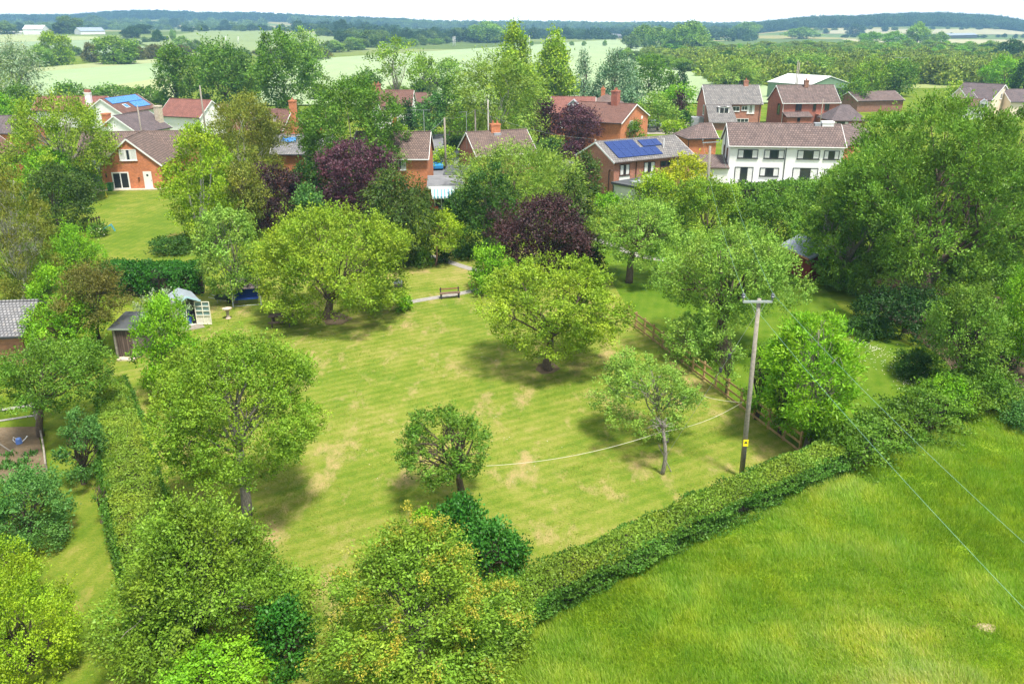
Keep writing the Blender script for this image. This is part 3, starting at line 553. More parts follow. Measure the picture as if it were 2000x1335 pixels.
class House:
    def __init__(s, name, label, cat, pL, pR, z, depth, rpy=None, axis='x', zr=None, zw=None, group=None):
        a, b = PZ(*pL, z), PZ(*pR, z); d = b-a; s.L = float(np.linalg.norm(d[:2])); s.rz = math.atan2(d[1], d[0]); s.D = depth; s.ze = zw or z
        s.root = empty(name, (a[0], a[1], 0), s.rz, label, cat, group); s.o = a; s.axis = axis
        if rpy is not None:
            q = s.W(s.L/2, depth/2 if axis == 'x' else 0, 0); zr = CAM_H + ray(0, rpy)[2]*q[1]/ray(0, rpy)[1]
        s.zr = zr or s.ze + 2.2
    def W(s, x, y, z): c, n = math.cos(s.rz), math.sin(s.rz); return np.array((s.o[0]+x*c-y*n, s.o[1]+x*n+y*c, z))
    def part(s, mb, name, mat, parent=None, label=None):
        o = mb.build(name, mat, parent or s.root); return tag(o, label)
    def block(s, x0, x1, y0, y1, ze, zr, axis, wm, rm, ov=.35, hip=(0, 0), t=.16, verge=True, z0=-.3, ze2=None, gut=DARKF):
        """walls and pitched roof; ze2 = lower eave at the front (catslide)"""
        w = MB(); xm, ym = (x0+x1)/2, (y0+y1)/2; zf = ze2 if ze2 is not None else ze
        e = .02
        if axis == 'x':
            hx0, hx1 = hip; ym_ = ym
            w.box(x0, x1, y0, y1, z0, min(ze, zf)-.05)
            zg = zr-.2
            if not hx0: w.add([(x0, y0, zf-.05), (x0, y1, ze-.05), (x0, ym_, zg), (x0+.3, y0, zf-.05), (x0+.3, y1, ze-.05), (x0+.3, ym_, zg)], [(0, 2, 1), (3, 4, 5), (0, 3, 5, 2), (1, 2, 5, 4)])
            if not hx1: w.add([(x1, y0, zf-.05), (x1, y1, ze-.05), (x1, ym_, zg), (x1-.3, y0, zf-.05), (x1-.3, y1, ze-.05), (x1-.3, ym_, zg)], [(0, 1, 2), (3, 5, 4), (0, 2, 5, 3), (1, 4, 5, 2)])
            sf, sb = (zr-zf)/(ym-y0), (zr-ze)/(y1-ym); xa, xb = x0-ov*(.6 if not hx0 else 1), x1+ov*(.6 if not hx1 else 1)
            za, zb = zf-ov*sf, ze-ov*sb
            V = [(xa, y0-ov, za), (xb, y0-ov, za), (xb, y1+ov, zb), (xa, y1+ov, zb), (x0+hx0 if hx0 else xa, ym, zr), (x1-hx1 if hx1 else xb, ym, zr)]
            F = [(0, 1, 5, 4), (2, 3, 4, 5)] + ([(3, 0, 4)] if hx0 else []) + ([(1, 2, 5)] if hx1 else [])
            r = MB().shell(V, F, t)
            r.tube([V[4], V[5]], .09, 6)
            g = [MB().bar((xa, y0-ov-.06, za-.06), (xb, y0-ov-.06, za-.06), .11, .11), MB().bar((xa, y1+ov+.06, zb-.06), (xb, y1+ov+.06, zb-.06), .11, .11)]
            bb = []
            if not hx0:
                for q, zq in ((V[0], za), (V[3], zb)): bb.append(MB().bar((xa-.03, q[1], zq-.12), (xa-.03, ym, zr-.12), .05, .2))
            if not hx1:
                for q, zq in ((V[1], za), (V[2], zb)): bb.append(MB().bar((xb+.03, q[1], zq-.12), (xb+.03, ym, zr-.12), .05, .2))
        else:
            w.box(x0, x1, y0, y1, z0, ze-.05); zg = zr-.2
            w.add([(x0, y0, ze-.05), (x1, y0, ze-.05), (xm, y0, zg), (x0, y0+.3, ze-.05), (x1, y0+.3, ze-.05), (xm, y0+.3, zg)], [(0, 1, 2), (3, 5, 4), (1, 4, 5, 2), (0, 2, 5, 3)])
            w.add([(x0, y1, ze-.05), (x1, y1, ze-.05), (xm, y1, zg), (x0, y1-.3, ze-.05), (x1, y1-.3, ze-.05), (xm, y1-.3, zg)], [(0, 2, 1), (3, 4, 5), (1, 2, 5, 4), (0, 3, 5, 2)])
            sl_ = (zr-ze)/(xm-x0); za = ze-ov*sl_; ya, yb = y0-ov*.6, y1+ov*.6
            V = [(x0-ov, ya, za), (xm, ya, zr), (x1+ov, ya, za), (x0-ov, yb, za), (xm, yb, zr), (x1+ov, yb, za)]
            r = MB().shell(V, [(0, 1, 4, 3), (1, 2, 5, 4)], t); r.tube([V[1], V[4]], .09, 6)
            g = [MB().bar((x0-ov-.06, ya, za-.06), (x0-ov-.06, yb, za-.06), .11), MB().bar((x1+ov+.06, ya, za-.06), (x1+ov+.06, yb, za-.06), .11)]
            bb = []
            for q in (V[0], V[2]): bb.append(MB().bar((q[0], ya-.03, za-.12), (xm, ya-.03, zr-.12), .05, .2))
        s.part(w, 'wall', wm); s.part(r, 'roof', rm); [s.part(q, 'gutter', gut) for q in g]
        if verge: [s.part(q, 'bargeboard', WPAINT) for q in bb]
        s.slope = (x0, x1, y0, ym, zf, zr, (zr-zf)/(ym-y0) if axis == 'x' else 0)
        return s
    def place(s, face, u, z, off=0.0, d=None):           # local frame on a wall
        x0, x1, y0, y1 = d or (0, s.L, 0, s.D)
        return {'f': ((u, y0-off, z), (1, 0), (0, -1)), 'l': ((x0-off, y0+u, z), (0, 1), (-1, 0)), 'r': ((x1+off, y0+u, z), (0, 1), (1, 0)), 'b': ((u, y1+off, z), (1, 0), (0, 1))}[face]
    def wbox(s, mb, face, u0, u1, z0, z1, o0, o1, d=None):
        x0, x1, y0, y1 = d or (0, s.L, 0, s.D)
        if face == 'f': mb.box(u0, u1, y0-o1, y0-o0, z0, z1)
        elif face == 'b': mb.box(u0, u1, y1+o0, y1+o1, z0, z1)
        elif face == 'l': mb.box(x0-o1, x0-o0, y0+u0, y0+u1, z0, z1)
        else: mb.box(x1+o0, x1+o1, y0+u0, y0+u1, z0, z1)
    def window(s, face, u, z, w, h, n=2, rows=1, fm_=WPAINT, curt=0, sill=True, d=None, fw=.09, name='window', label=None, glass=GLASS):
        f = MB(); B = lambda *a: s.wbox(f, face, *a, d=d)
        B(u, u+w, z, z+fw, .005, .07); B(u, u+w, z+h-fw, z+h, .005, .07); B(u, u+fw, z+fw, z+h-fw, .005, .07); B(u+w-fw, u+w, z+fw, z+h-fw, .005, .07)
        for i in range(1, n): q = u+w*i/n; B(q-fw*.4, q+fw*.4, z+fw, z+h-fw, .005, .062)
        for i in range(1, rows): q = z+h*i/rows; B(u+fw, u+w-fw, q-.025, q+.025, .005, .058)
        if sill: B(u-.06, u+w+.06, z-.07, z-.002, .005, .13)
        o = s.part(f, name, fm_, label=label)
        g = MB(); s.wbox(g, face, u+fw*.9, u+w-fw*.9, z+fw*.9, z+h-fw*.9, .003, .03, d=d); g.build('pane', glass, o)
        if curt:
            cw = w*curt
            for q0, q1 in ((u+fw, u+fw+cw), (u+w-fw-cw, u+w-fw)): c = MB(); s.wbox(c, face, q0, q1, z+fw, z+h-fw, .031, .036, d=d); c.build('curtain', CURT, o)
        return o
    def door(s, face, u, z, w, h, mat, d=None, label=None, light=False):
        f = MB(); s.wbox(f, face, u, u+w, z, z+h, .005, .06, d=d); o = s.part(f, 'door', mat, label=label); g = MB(); s.wbox(g, face, u+w-.14, u+w-.08, z+h*.45, z+h*.5, .061, .1, d=d); g.build('handle', DARKF, o)
        if light: g = MB(); s.wbox(g, face, u+w*.38, u+w*.62, z+h*.72, z+h*.84, .061, .07, d=d); g.build('pane', GLASS, o)
        return o
    def chimney(s, x, y, z0, z1, w, d_, mat, pots=2, cap=None):
        m = MB().box(x-w/2, x+w/2, y-d_/2, y+d_/2, z0, z1-.25).box(x-w/2-.06, x+w/2+.06, y-d_/2-.06, y+d_/2+.06, z1-.249, z1); o = s.part(m, 'chimney', mat)
        for i in range(pots):
            px = x + (i-(pots-1)/2)*w/max(pots, 1); MB().lathe([(.13, z1-.01), (.15, z1+.05), (.11, z1+.38), (.14, z1+.44), (.1, z1+.45)], 10, (px, y)).build('chimney_pot', TERRA, o)
    def pipe(s, x, y, z0, z1, mat=DARKF): s.part(MB().tube([(x, y, z0), (x, y, z1-.3), (x, y-.15, z1)], .055, 7), 'drainpipe', mat)
    def solar(s, u0, v0, cols, rows, pw, ph, mat=None, tilt=0):
        """panels on the front slope; u along the eave, v up the slope"""
        x0, x1, y0, ym, zf, zr, k = s.slope; hyp = math.hypot(ym-y0, zr-zf); uy, uz = (ym-y0)/hyp, (zr-zf)/hyp; nx = (0, -uz, uy)
        for i in range(cols):
            for j in range(rows):
                a, b = u0+i*(pw+.03), v0+j*(ph+.03); P = []
                for lift in (.06, .11):
                    for q, r in ((a, b), (a+pw, b), (a+pw, b+ph), (a, b+ph)): P.append((x0+q, y0+uy*r+nx[1]*lift, zf+uz*r+nx[2]*lift))
                s.part(MB().add(P, [(0, 3, 2, 1), (4, 5, 6, 7), (0, 1, 5, 4), (1, 2, 6, 5), (2, 3, 7, 6), (3, 0, 4, 7)]), 'solar_panel', mat or SOLAR)
    def rooflight(s, u, v, w, h, mat=None):
        x0, x1, y0, ym, zf, zr, k = s.slope; hyp = math.hypot(ym-y0, zr-zf); uy, uz = (ym-y0)/hyp, (zr-zf)/hyp
        for nm, g, l0, l1, mt in (('roof_window', 0, .0, .09, WPAINT), ('pane', .08, .085, .1, mat or GLASS)):
            P = []
            for lift in (l0, l1):
                for q, r in ((u+g, v+g), (u+w-g, v+g), (u+w-g, v+h-g), (u+g, v+h-g)): P.append((x0+q, y0+uy*r-uz*lift, zf+uz*r+uy*lift))
            mb = MB().add(P, [(0, 3, 2, 1), (4, 5, 6, 7), (0, 1, 5, 4), (1, 2, 6, 5), (2, 3, 7, 6), (3, 0, 4, 7)])
            if nm == 'roof_window': o = s.part(mb, nm, mt)
            else: mb.build(nm, mt, o)
    def dormer(s, u, yf, z0, w, h, wm, rm, win=2, back=2.2, rh=.7, fr=WPAINT):
        m = MB().box(u, u+w, yf, yf+back, z0, z0+h); m.add([(u, yf, z0+h), (u+w, yf, z0+h), (u+w/2, yf, z0+h+rh-.1), (u, yf+.1, z0+h), (u+w, yf+.1, z0+h), (u+w/2, yf+.1, z0+h+rh-.1)], [(0, 1, 2), (3, 5, 4)])
        o = s.part(m, 'dormer', wm); V = [(u-.18, yf-.15, z0+h-.1), (u+w/2, yf-.15, z0+h+rh), (u+w+.18, yf-.15, z0+h-.1), (u-.18, yf+back+1, z0+h-.1), (u+w/2, yf+back+1, z0+h+rh), (u+w+.18, yf+back+1, z0+h-.1)]
        MB().shell(V, [(0, 1, 4, 3), (1, 2, 5, 4)], .1).build('dormer_roof', rm, o)
        q = MB(); 
        for a, b in ((u+.12, u+.2), (u+w-.2, u+w-.12), (u+w/2-.04, u+w/2+.04)): q.box(a, b, yf-.06, yf-.004, z0+.2, z0+h-.12)
        q.box(u+.2, u+w-.2, yf-.058, yf-.005, z0+.2, z0+.28); q.box(u+.2, u+w-.2, yf-.058, yf-.005, z0+h-.2, z0+h-.12); q.build('window', fr, o)
        MB().box(u+.19, u+w-.19, yf-.03, yf-.003, z0+.27, z0+h-.19).build('pane', GLASS, o)

# white two storey house
h = House('white_house', 'white rendered two storey house with a long brown tiled roof, at the right', 'house', (1427, 281), (1650, 284), 5.2, 7.5, 241)
L = h.L; h.block(0, L, 0, 7.5, 5.2, h.zr, 'x', WHT, T_B, gut=WPAINT, t=.2); u = L/223
for x, w in ((1443, 40), (1495, 40), (1560, 44), (1612, 30)): h.window('f', (x-1427)*u, 3.35, w*u, 1.15, 3, 1, DARKF, .24)
h.window('f', 13*u, .1, 37*u, 2.1, 3, 1, DARKF, .26, label='wide patio window partly behind the hedge'); h.window('f', 63*u, 1.0, 38*u, 1.15, 3, 1, DARKF, .24); h.window('f', 128*u, .05, 50*u, 2.15, 3, 1, DARKF, .26, label='large patio doors with curtains'); h.window('f', 190*u, .3, 22*u, 1.8, 2, 1, DARKF, .2)
h.pipe(110.5*u, -.08, 0, 5.0); h.window('l', 1.6, 2.9, 1.0, 1.5, 1, 1, BROWNF); h.window('l', 4.6, 3.0, .9, 1.4, 1, 1, BROWNF); h.pipe(-.08, 4.1, 2.6, 7.0)
h.chimney(L-1.6, 3.7, h.zr-.9, h.zr+.35, 1.5, .9, WHT, 0)
h.part(MB().box(L-3.3, L-2.5, 3.3, 4.3, h.zr-.35, h.zr+.12), 'roof_flashing', LEAD)
h.part(MB().box(-.05, L+.05, -2.6, -.02, -.05, .12), 'terrace', CONC)
a = MB().shell([(-5.2, -1.2, 2.25), (-.02, -1.2, 2.25), (-.02, 4.8, 3.1), (-5.2, 4.8, 3.1)], [(0, 1, 2, 3)], .18); h.part(a, 'lower_roof', T_B); h.part(MB().box(-5, -.03, -.9, 4.7, -.3, 2.1), 'lower_wall', WHT)
# brick annex beyond
h = House('brick_annex', 'low orange brick building with a hipped roof, left end of the white house', 'house', (1345, 268), (1400, 267), 4.3, 6, 241)
h.block(0, h.L, 0, 6, 4.3, h.zr, 'x', BR_O, T_B, hip=(2.6, 0)); h.window('l', 1, 1.2, 1, 1.1)
h.pipe(.02, -.1, 0, 4.2)
# solar panelled house
h = House('solar_house', 'brown brick house with grey tiles and dark blue solar panels, centre right', 'house', (1200, 314), (1352, 299), 4.4, 7.6, 270)
L = h.L; h.block(0, L, 0, 7.6, 4.4, h.zr, 'x', BR_P, T_G, gut=BROWNF); hyp = math.hypot(3.8, h.zr-4.4); ph = (hyp-.7)/2
h.solar(.9, .35, 6, 1, L*.56/6-.03, ph); h.solar(.9, .35+ph+.03, 4, 1, L*.36/4-.03, ph); h.solar(.9+L*.41, .5+ph, 3, 1, L*.25/3-.03, ph*.8)
for x, w in ((L*.07, 1.55), (L*.37, 1.8)): h.window('f', x, 2.5, w, 1.35, 2, 1, BROWNF, .3)
h.part(MB().box(L*.07-.05, L*.07+1.6, -.05, -.004, 1.5, 2.4), 'panel_board', WPAINT); h.part(MB().box(L*.37-.05, L*.37+1.85, -.05, -.004, 1.5, 2.4), 'panel_board', WPAINT)
for x in (.58, .66): h.window('f', L*x, 3.0, 1.0, .8, 1, 1, BROWNF)
h.window('f', L*.78, 2.5, 1.6, 1.35, 2, 1, BROWNF, .3); h.pipe(L*.27, -.1, 0, 4.3, BROWNF); h.part(MB().tube([(L*.72, 1.6, h.ze+.7), (L*.72, 1.6, h.ze+1.9)], .07, 8), 'flue', WPAINT)
h.pipe(-.1, .9, -.1, 3.2, BROWNF)
h = House('small_garage', 'small white garage with dark flat roof and roof light by the solar panelled house', 'garage', (1198, 356), (1246, 365), 2.5, 4.5)
h.part(MB().box(0, h.L, 0, 4.5, -.3, 2.3), 'wall', WHT); h.part(MB().box(-.2, h.L+.2, -.2, 4.7, 2.31, 2.55), 'roof', FELTD); h.part(MB().box(h.L*.45, h.L*.85, 1, 2.6, 2.551, 2.75), 'roof_light', LEAD); h.pipe(.1, -.08, 0, 2.3)
h = House('small_garage', 'little blue grey roofed outbuilding behind the narrow dark conifer', 'garage', (1088, 331), (1125, 335), 2.3, 4, 315)
h.block(0, h.L, 0, 4, 2.3, h.zr, 'x', BR_R, T_S)
# dormered house
h = House('dormered_house', 'brick house with a white dormer in a roof that sweeps down at the left', 'house', (1380, 201), (1488, 201), 5.0, 8.5, 166)
L = h.L; u = L/108; h.block(0, L, 0, 8.5, 5.0, h.zr, 'x', BR_P, T_G, gut=BROWNF); sw = (h.zr-5.0)/4.25
V = [(-.2, -.3, 5.0-.3*sw+.02), (-.2, -4.6, 5.0-4.6*sw*.78), (46*u, -4.6, 5.0-4.6*sw*.78), (30*u, -.3, 5.0-.3*sw+.02)]; V = [(-.2, -4.6, 1.6), (5.6, -4.6, 1.6), (4.9, .3, 5.25), (-.2, .3, 5.25)]
h.part(MB().shell(V, [(0, 1, 2, 3)], .16), 'catslide_roof', T_G); h.part(MB().box(0, 4.9, -4.2, -.02, -.3, 1.6).add([(0, -4.2, 1.6), (0, -.02, 1.6), (0, -.02, 4.85), (.2, -4.2, 1.6), (.2, -.02, 1.6), (.2, -.02, 4.85)], [(0, 2, 1), (3, 4, 5), (0, 3, 5, 2)]), 'side_wall', BR_B)
h.dormer(2.1, -2.4, 2.9, 2.1, 1.5, WPAINT, T_G, back=2.0, rh=.15); h.window('f', 5.4, 3.3, 1.5, 1.0, 2); h.window('f', L-2.9, 2.9, 1.5, 1.7, 2, curt=.3); h.window('f', L-5.6, .4, 3.2, 1.5, 4, 2); h.window('f', 7.3, 3.5, 1.2, .9, 2)
h.window('l', 1.4, 2.4, 1.2, 2, 1); h.pipe(L-.3, -.1, 0, 4.9, BROWNF); h.chimney(L*.78, 4.25, h.zr-.4, h.zr+.9, .9, .7, BR_P, 1)
h.part(MB().box(-2.6, -.03, 1, 3.6, -.2, 2.0), 'side_porch', LEAD)
h = House('dark_framed_house', 'brick house with dark window frames and a lean to roof, right of the dormered house', 'house', (1530, 199), (1640, 198), 5.0, 8, 166)
L = h.L; h.block(0, L, 0, 8, 5.0, h.zr, 'x', BR_R, T_B, gut=WPAINT); u = L/110
for x, w in ((25, 12), (59, 6), (82, 9)): h.window('f', x*u, 3.2, w*u, 1.4, 2 if w > 8 else 1, 1, BROWNF)
h.window('l', 1.2, 2.3, 1.4, 2.2, 1, 1, BROWNF); h.pipe(.05, -.12, 0, 4.9, WPAINT); h.chimney(L*.5, 3.6, h.zr-.5, h.zr+1.0, .9, .7, BR_B, 1)
h.part(MB().shell([(0, -2.5, 2.2), (52*u, -2.5, 2.2), (52*u, -.02, 3.0), (0, -.02, 3.0)], [(0, 1, 2, 3)], .15), 'lean_to_roof', T_B); h.part(MB().box(.3, 50*u, -2.2, -.03, -.3, 2.05), 'lean_to_wall', BR_R)
h.window('f', 22*u, 1.2, 6*u, .8, 1, 1, BROWNF, d=(0, L, -2.2, 0)); h.part(MB().box(66*u, 88*u, -2.9, -.02, -.3, 2.5), 'flat_extension', BR_B)
h = House('brick_bungalow', 'small brick bungalow with a hipped brown roof in front of the dark framed house', 'house', (1625, 233), (1690, 233), 3.0, 7, 205)
L = h.L; h.block(0, L, 0, 7, 3.0, h.zr, 'x', BR_R, T_GP, hip=(2.6, 2.0), gut=BROWNF); h.window('f', .3, 1.0, 3.0, 1.6, 4, 1, BROWNF, .2)
h = House('brown_roofed_house', 'brown roofed brick house half hidden by the enormous ash, right of the white house', 'house', (1632, 285), (1712, 270), 3.6, 7, 246)
h.block(0, h.L, 0, 7, 3.6, h.zr, 'x', BR_O, T_B)
# old red house
h = House('old_red_house', 'old red brick house with tall chimneys and several plum coloured roofs, behind the purple tree', 'house', (1213, 239), (1266, 224), 5.0, 10, 203, axis='y')
L = h.L; h.block(0, L, 0, 10, 5.0, h.zr, 'y', BR_O, T_R); h.window('f', L*.3, 3.1, 1.6, 1.7, 3, 3); h.window('f', L*.35, .6, 1.5, 1.3, 2, 2); h.part(MB().box(L*.72, L*.78, -.06, -.004, 4.6, 5.1), 'alarm_box', WPAINT)
h.chimney(L*.5-.3, 3.6, h.zr-.8, h.zr+2.1, 1.5, 1.1, BR_R, 2)
o = h; cz, sz = math.cos(-h.rz), math.sin(-h.rz)
def rel(hh, p): d = p-hh.o; c, n = math.cos(-hh.rz), math.sin(-hh.rz); return d[0]*c-d[1]*n, d[0]*n+d[1]*c
h = House('old_red_house', 'red roofed wing with a pale blue dormer, left of the old red brick house', 'house', (1076, 218), (1160, 219), 4.4, 7, 189)
L = h.L; h.block(0, L, 0, 7, 4.4, h.zr, 'x', BR_O, T_RR); h.dormer(L*.4, .2, 4.5, 1.9, 1.3, LEAD, LEAD, back=2, rh=.8); h.window('f', L*.15, 1.4, 1.4, 1.3, 2, 2); h.window('f', L*.6, 1.4, 1.4, 1.3, 2, 2)
h = House('old_red_house', 'dark hipped roof with small chimney amid the old red brick house', 'house', (1150, 203), (1212, 204), 4.6, 7, 184)
h.block(0, h.L, 0, 7, 4.6, h.zr, 'x', BR_R, T_P, hip=(3, 3)); h.chimney(h.L*.4, 3.5, h.zr-.5, h.zr+1.2, .8, .7, BR_O, 1)
# brick bungalow at the drive
h = House('bargeboard_bungalow', 'brick bungalow with white bargeboards and a plum tiled roof behind the feathery willow', 'house', (931, 301), (1046, 294), 3.0, 7.5, 255)
L = h.L; h.block(0, L, 0, 7.5, 3.0, h.zr, 'x', BR_R, T_P, gut=WPAINT); h.chimney(L*.47, 3.7, h.zr-.4, h.zr+1.0, 1.4, .7, BR_O, 2); h.window('l', 1.5, .6, 1.1, 1.6, 1); h.window('f', L*.7, 1, 1.8, 1.2, 2); h.part(MB().box(L*.42, L*.54, 2.9, 3.6, h.zr-.7, h.zr-.25), 'roof_flashing', LEAD)
h.part(MB().tube([(-.1, 3.7, 3.2), (-.1, 3.7, h.zr+2.8)], .035, 5).bar((-1.3, 3.7, h.zr+2.8), (.1, 3.7, h.zr+2.8), .03), 'aerial', LEAD)
# two storey brick house with flat extension
h = House('plum_tiled_house', 'two storey orange brick house with plum tiles beside the tarmac drive', 'house', (690, 306), (834, 306), 5.0, 7.5, 257)
L = h.L; h.block(0, L, 0, 7.5, 5.0, h.zr, 'x', BR_O, T_P, gut=WPAINT); h.window('f', L*.42, 3.4, 2.6, 1.3, 3, 1, WPAINT, .2); h.window('f', L*.1, 3.4, 2.0, 1.3, 2); h.window('f', L*.15, .8, 2.4, 1.4, 2)
h.part(MB().tube([(L-.6, 3.7, h.zr-.2), (L-.6, 3.7, h.zr+2.6)], .035, 5).bar((L-2.2, 3.7, h.zr+2.6), (L+.3, 3.7, h.zr+2.6), .03).bar((L-1.6, 3.3, h.zr+2.6), (L-1.6, 4.1, h.zr+2.6), .02), 'aerial', LEAD)
h = House('flat_roofed_extension', 'flat roofed brick extension with a blue and white striped awning', 'extension', (838, 362), (904, 361), 2.8, 6.6)
L = h.L; h.part(MB().box(0, L, 0, 6.6, -.3, 2.5), 'wall', BR_R); h.part(MB().box(-.25, L+.25, -.25, 6.6, 2.75, 2.82), 'roof', FELT); h.part(MB().box(-.26, L+.26, -.30, 6.6, 2.38, 2.749), 'fascia', WPAINT)
h.window('f', L*.14, .1, L*.62, 2.0, 3, 1, WPAINT, 0, False, label='dark glazed patio doors'); h.part(MB().box(L*.72, L*.80, -1.9, -1.8, -.05, 2.1), 'post', WPAINT)
def awnm():
    m, n, b, o = newmat('awning_stripes'); w = n.nodes.new('ShaderNodeTexWave'); w.inputs['Scale'].default_value = .8; w.inputs['Distortion'].default_value = 0; n.links.new(coord(n, 'UV'), w.inputs[0])
    n.links.new(ramp(n, [(.49, (.78, .82, .82)), (.53, (.13, .33, .44))], w.outputs[1]), b.inputs['Base Color']); b.inputs['Roughness'].default_value = .8; return m
nS = 26; sc = []
for i in range(nS+1): sc.append((L*.06+(L*.68)*i/nS, -1.95, 1.72-.09*(i % 2)))
V = [(L*.06, -.3, 2.37), (L*.74, -.3, 2.37), (L*.76, -1.95, 1.9), (L*.08, -1.95, 1.9)]
h.part(MB().shell(V, [(3, 2, 1, 0)], .04).add([(L*.08, -1.951, 1.9), (L*.76, -1.951, 1.9)]+[(L*.08+(L*.68)*i/nS, -1.952, 1.70-.10*(i % 2)) for i in range(nS, -1, -1)], [tuple(range(nS+3))]), 'awning', awnm())
h.part(MB().box(L*.02, L*.25, -1.0, -.3, 0, .45), 'bench_box', plain('red_cloth', (.45, .05, .05), .8))
h = House('flat_garage', 'long flat roofed dark garage behind the awning extension', 'garage', (868, 341), (912, 341), 2.4, 7)
h.part(MB().box(0, h.L, 0, 7, -.3, 2.2), 'wall', BR_B); h.part(MB().box(-.2, h.L+.2, -.2, 7.2, 2.21, 2.45), 'roof', FELTD)
h = House('grey_roofed_house', 'grey roofed house with a small blue solar panel, left of the great green tree', 'house', (530, 298), (640, 298), 4.6, 7, 263)
h.block(0, h.L, 0, 7, 4.6, h.zr, 'x', BR_O, T_S); h.solar(.9, 2.2, 2, 1, .9, 1.0, SOLARB); h.window('f', h.L*.6, 2.9, 1.8, 1.2, 2); h.chimney(h.L*.8, 3.5, h.zr-.4, h.zr+.6, .8, .7, BR_R, 1)
# white cottage
h = House('white_cottage', 'white cottage with an orange door and a plum roof beyond the great green tree', 'cottage', (736, 205), (804, 205), 4.6, 7, 176)
L = h.L; u = L/68; h.block(0, L, 0, 7, 4.6, h.zr, 'x', WHT, T_R); h.window('f', 30*u, 2.7, 10*u, 1.3, 2, 1, BROWNF); h.door('f', 29*u, .1, 9*u, 2.0, plain('orange_door', (.45, .12, .03), .5)); h.chimney(-.4, 3.5, 2, h.zr+1.2, 1.6, 1.0, BR_R, 2)
h.block(-.5, 14*u, -3, -.05, 3.6, 5.6, 'y', WHT, T_R); h.window('f', 41*u, .7, .9, 1.4, 1, 1, BROWNF); h.pipe(18*u, -.1, 0, 4.4, BROWNF)
h = House('farm_outbuilding', 'low brown roofed outbuilding right of the white cottage', 'outbuilding', (800, 198), (840, 198), 2.6, 6, 181)
h.block(0, h.L, 0, 6, 2.6, h.zr, 'x', BROWNF, T_R)
# pink roofed cottage
h = House('dormered_cottage', 'cottage with a pinkish roof, a white dormer and a tall brick end chimney', 'cottage', (478, 250), (551, 252), 2.8, 8, 213)
L = h.L; h.block(0, L, 0, 8, 2.8, h.zr, 'x', BR_P, T_R); h.dormer(L*.48, 1.0, 3.6, 1.8, 1.3, WPAINT, T_R, back=2.5, rh=1.0, fr=plain('orange_frame', (.35, .14, .05), .6)); h.chimney(L+.45, 4, 0, h.zr+1.6, .9, 1.3, BR_O, 1); h.rooflight(L*.1, 1.6, .8, 1.1)
h = House('pink_roofed_wing', 'narrow pinkish roofed wing left of the cottage with the white dormer', 'cottage', (405, 228), (432, 229), 3, 6, 204)
h.block(0, h.L, 0, 6, 3, h.zr, 'x', BR_P, T_R)
h = House('red_roofed_cottage', 'cottage with a bright red roof and a white right gable, upper left', 'cottage', (311, 223), (390, 227), 3.8, 7, 194)
h.block(0, h.L, 0, 7, 3.8, h.zr, 'x', WHT, T_RR)
h = House('solar_cottage', 'white gabled house with bright blue solar panels, upper left', 'house', (236, 219), (304, 208), 3.4, 8, 188)
L = h.L; h.block(0, L, 0, 8, 3.4, h.zr, 'x', WHT, T_R, gut=BROWNF); hyp = math.hypot(4, h.zr-3.4); n = 8; pw = L*.85/n-.03
h.solar(L*.08, hyp*.56, n, 1, pw, hyp*.4, SOLARB); h.solar(L*.08+4*(pw+.03), hyp*.14, 4, 1, pw, hyp*.39, SOLARB); h.rooflight(L*.27, hyp*.2, 1.3, 1.2, SOLARB)
h = House('long_red_roofed_house', 'long red roofed house with a white and brick chimney at the upper left', 'house', (62, 214), (198, 214), 3.6, 7, 188)
h.block(0, h.L, 0, 7, 3.6, h.zr, 'x', WHT, T_RR); h.chimney(h.L*.79, 1.6, 4, h.zr+.9, 1.1, .8, WHT, 0); h.part(MB().box(h.L*.79-.5, h.L*.79+.5, 1.2, 2.0, h.zr+.91, h.zr+1.5), 'chimney_top', BR_R)
h = House('grey_slated_house', 'white walled house with a grey purple roof behind the orange brick gable', 'house', (267, 257), (331, 246), 3.4, 8, 221)
L = h.L; h.block(0, L, 0, 8, 3.4, h.zr, 'x', WHT, T_GP); h.chimney(L-.6, 1.4, 2, h.zr+1.0, 1.1, .9, STONE, 0); h.chimney(.5, 6, 4, h.zr+.3, 1.2, .9, BR_O, 0)
# orange brick gable house
h = House('orange_gable_house', 'orange brick house with its gable facing the lawn, white doors and a plum roof', 'house', (203, 371), (320, 368), 0, 8, 270, axis='y', zw=3.25)
L = h.L; h.block(0, L, 0, 8.5, 3.25, h.zr, 'y', BR_O, T_P, ov=.25); u = L/117
h.window('f', 41*u, 3.7, 33*u, 1.4, 3, 1, WPAINT, .38); h.window('f', 20*u, .05, 33*u, 2.2, 2, 1, WPAINT, 0, False, fw=.16, name='patio_door', label='white framed glass double door'); h.door('f', 81*u, .05, 16*u, 2.2, WPAINT, label='plain white door', light=True)
h.part(MB().lathe([(.13, 1.4), (.13, 1.5)], 10, (72*u, -.12)), 'wall_bracket', BROWNF); h.part(MB().box(9*u, 11*u, -.2, -.01, 1.6, 2.1), 'wall_lamp', BROWNF)
zc = CAM_H + ray(0, 257)[2]/ray(0, 257)[1]*(h.o[1]+12); h.block(-5.5, L+1.6, 8.6, 15.5, min(3.4, zc-2.6), zc, 'x', BR_O, T_P, verge=False)
h.part(MB().box(-1, L+.5, -.9, -.02, -.05, .10), 'patio_step', STONE)
g = MB().box(-3.6, -.03, .8, 4.4, 0, 1.9).shell([(-3.8, .6, 1.95), (-1.9, .6, 3.3), (0, .6, 1.95), (-3.8, 4.5, 1.95), (-1.9, 4.5, 3.3), (0, 4.5, 1.95)], [(0, 1, 4, 3), (1, 2, 5, 4)], .06)
h.part(g, 'conservatory', plain('conservatory_glass', (.32, .38, .44), .12, .2)); f = MB()
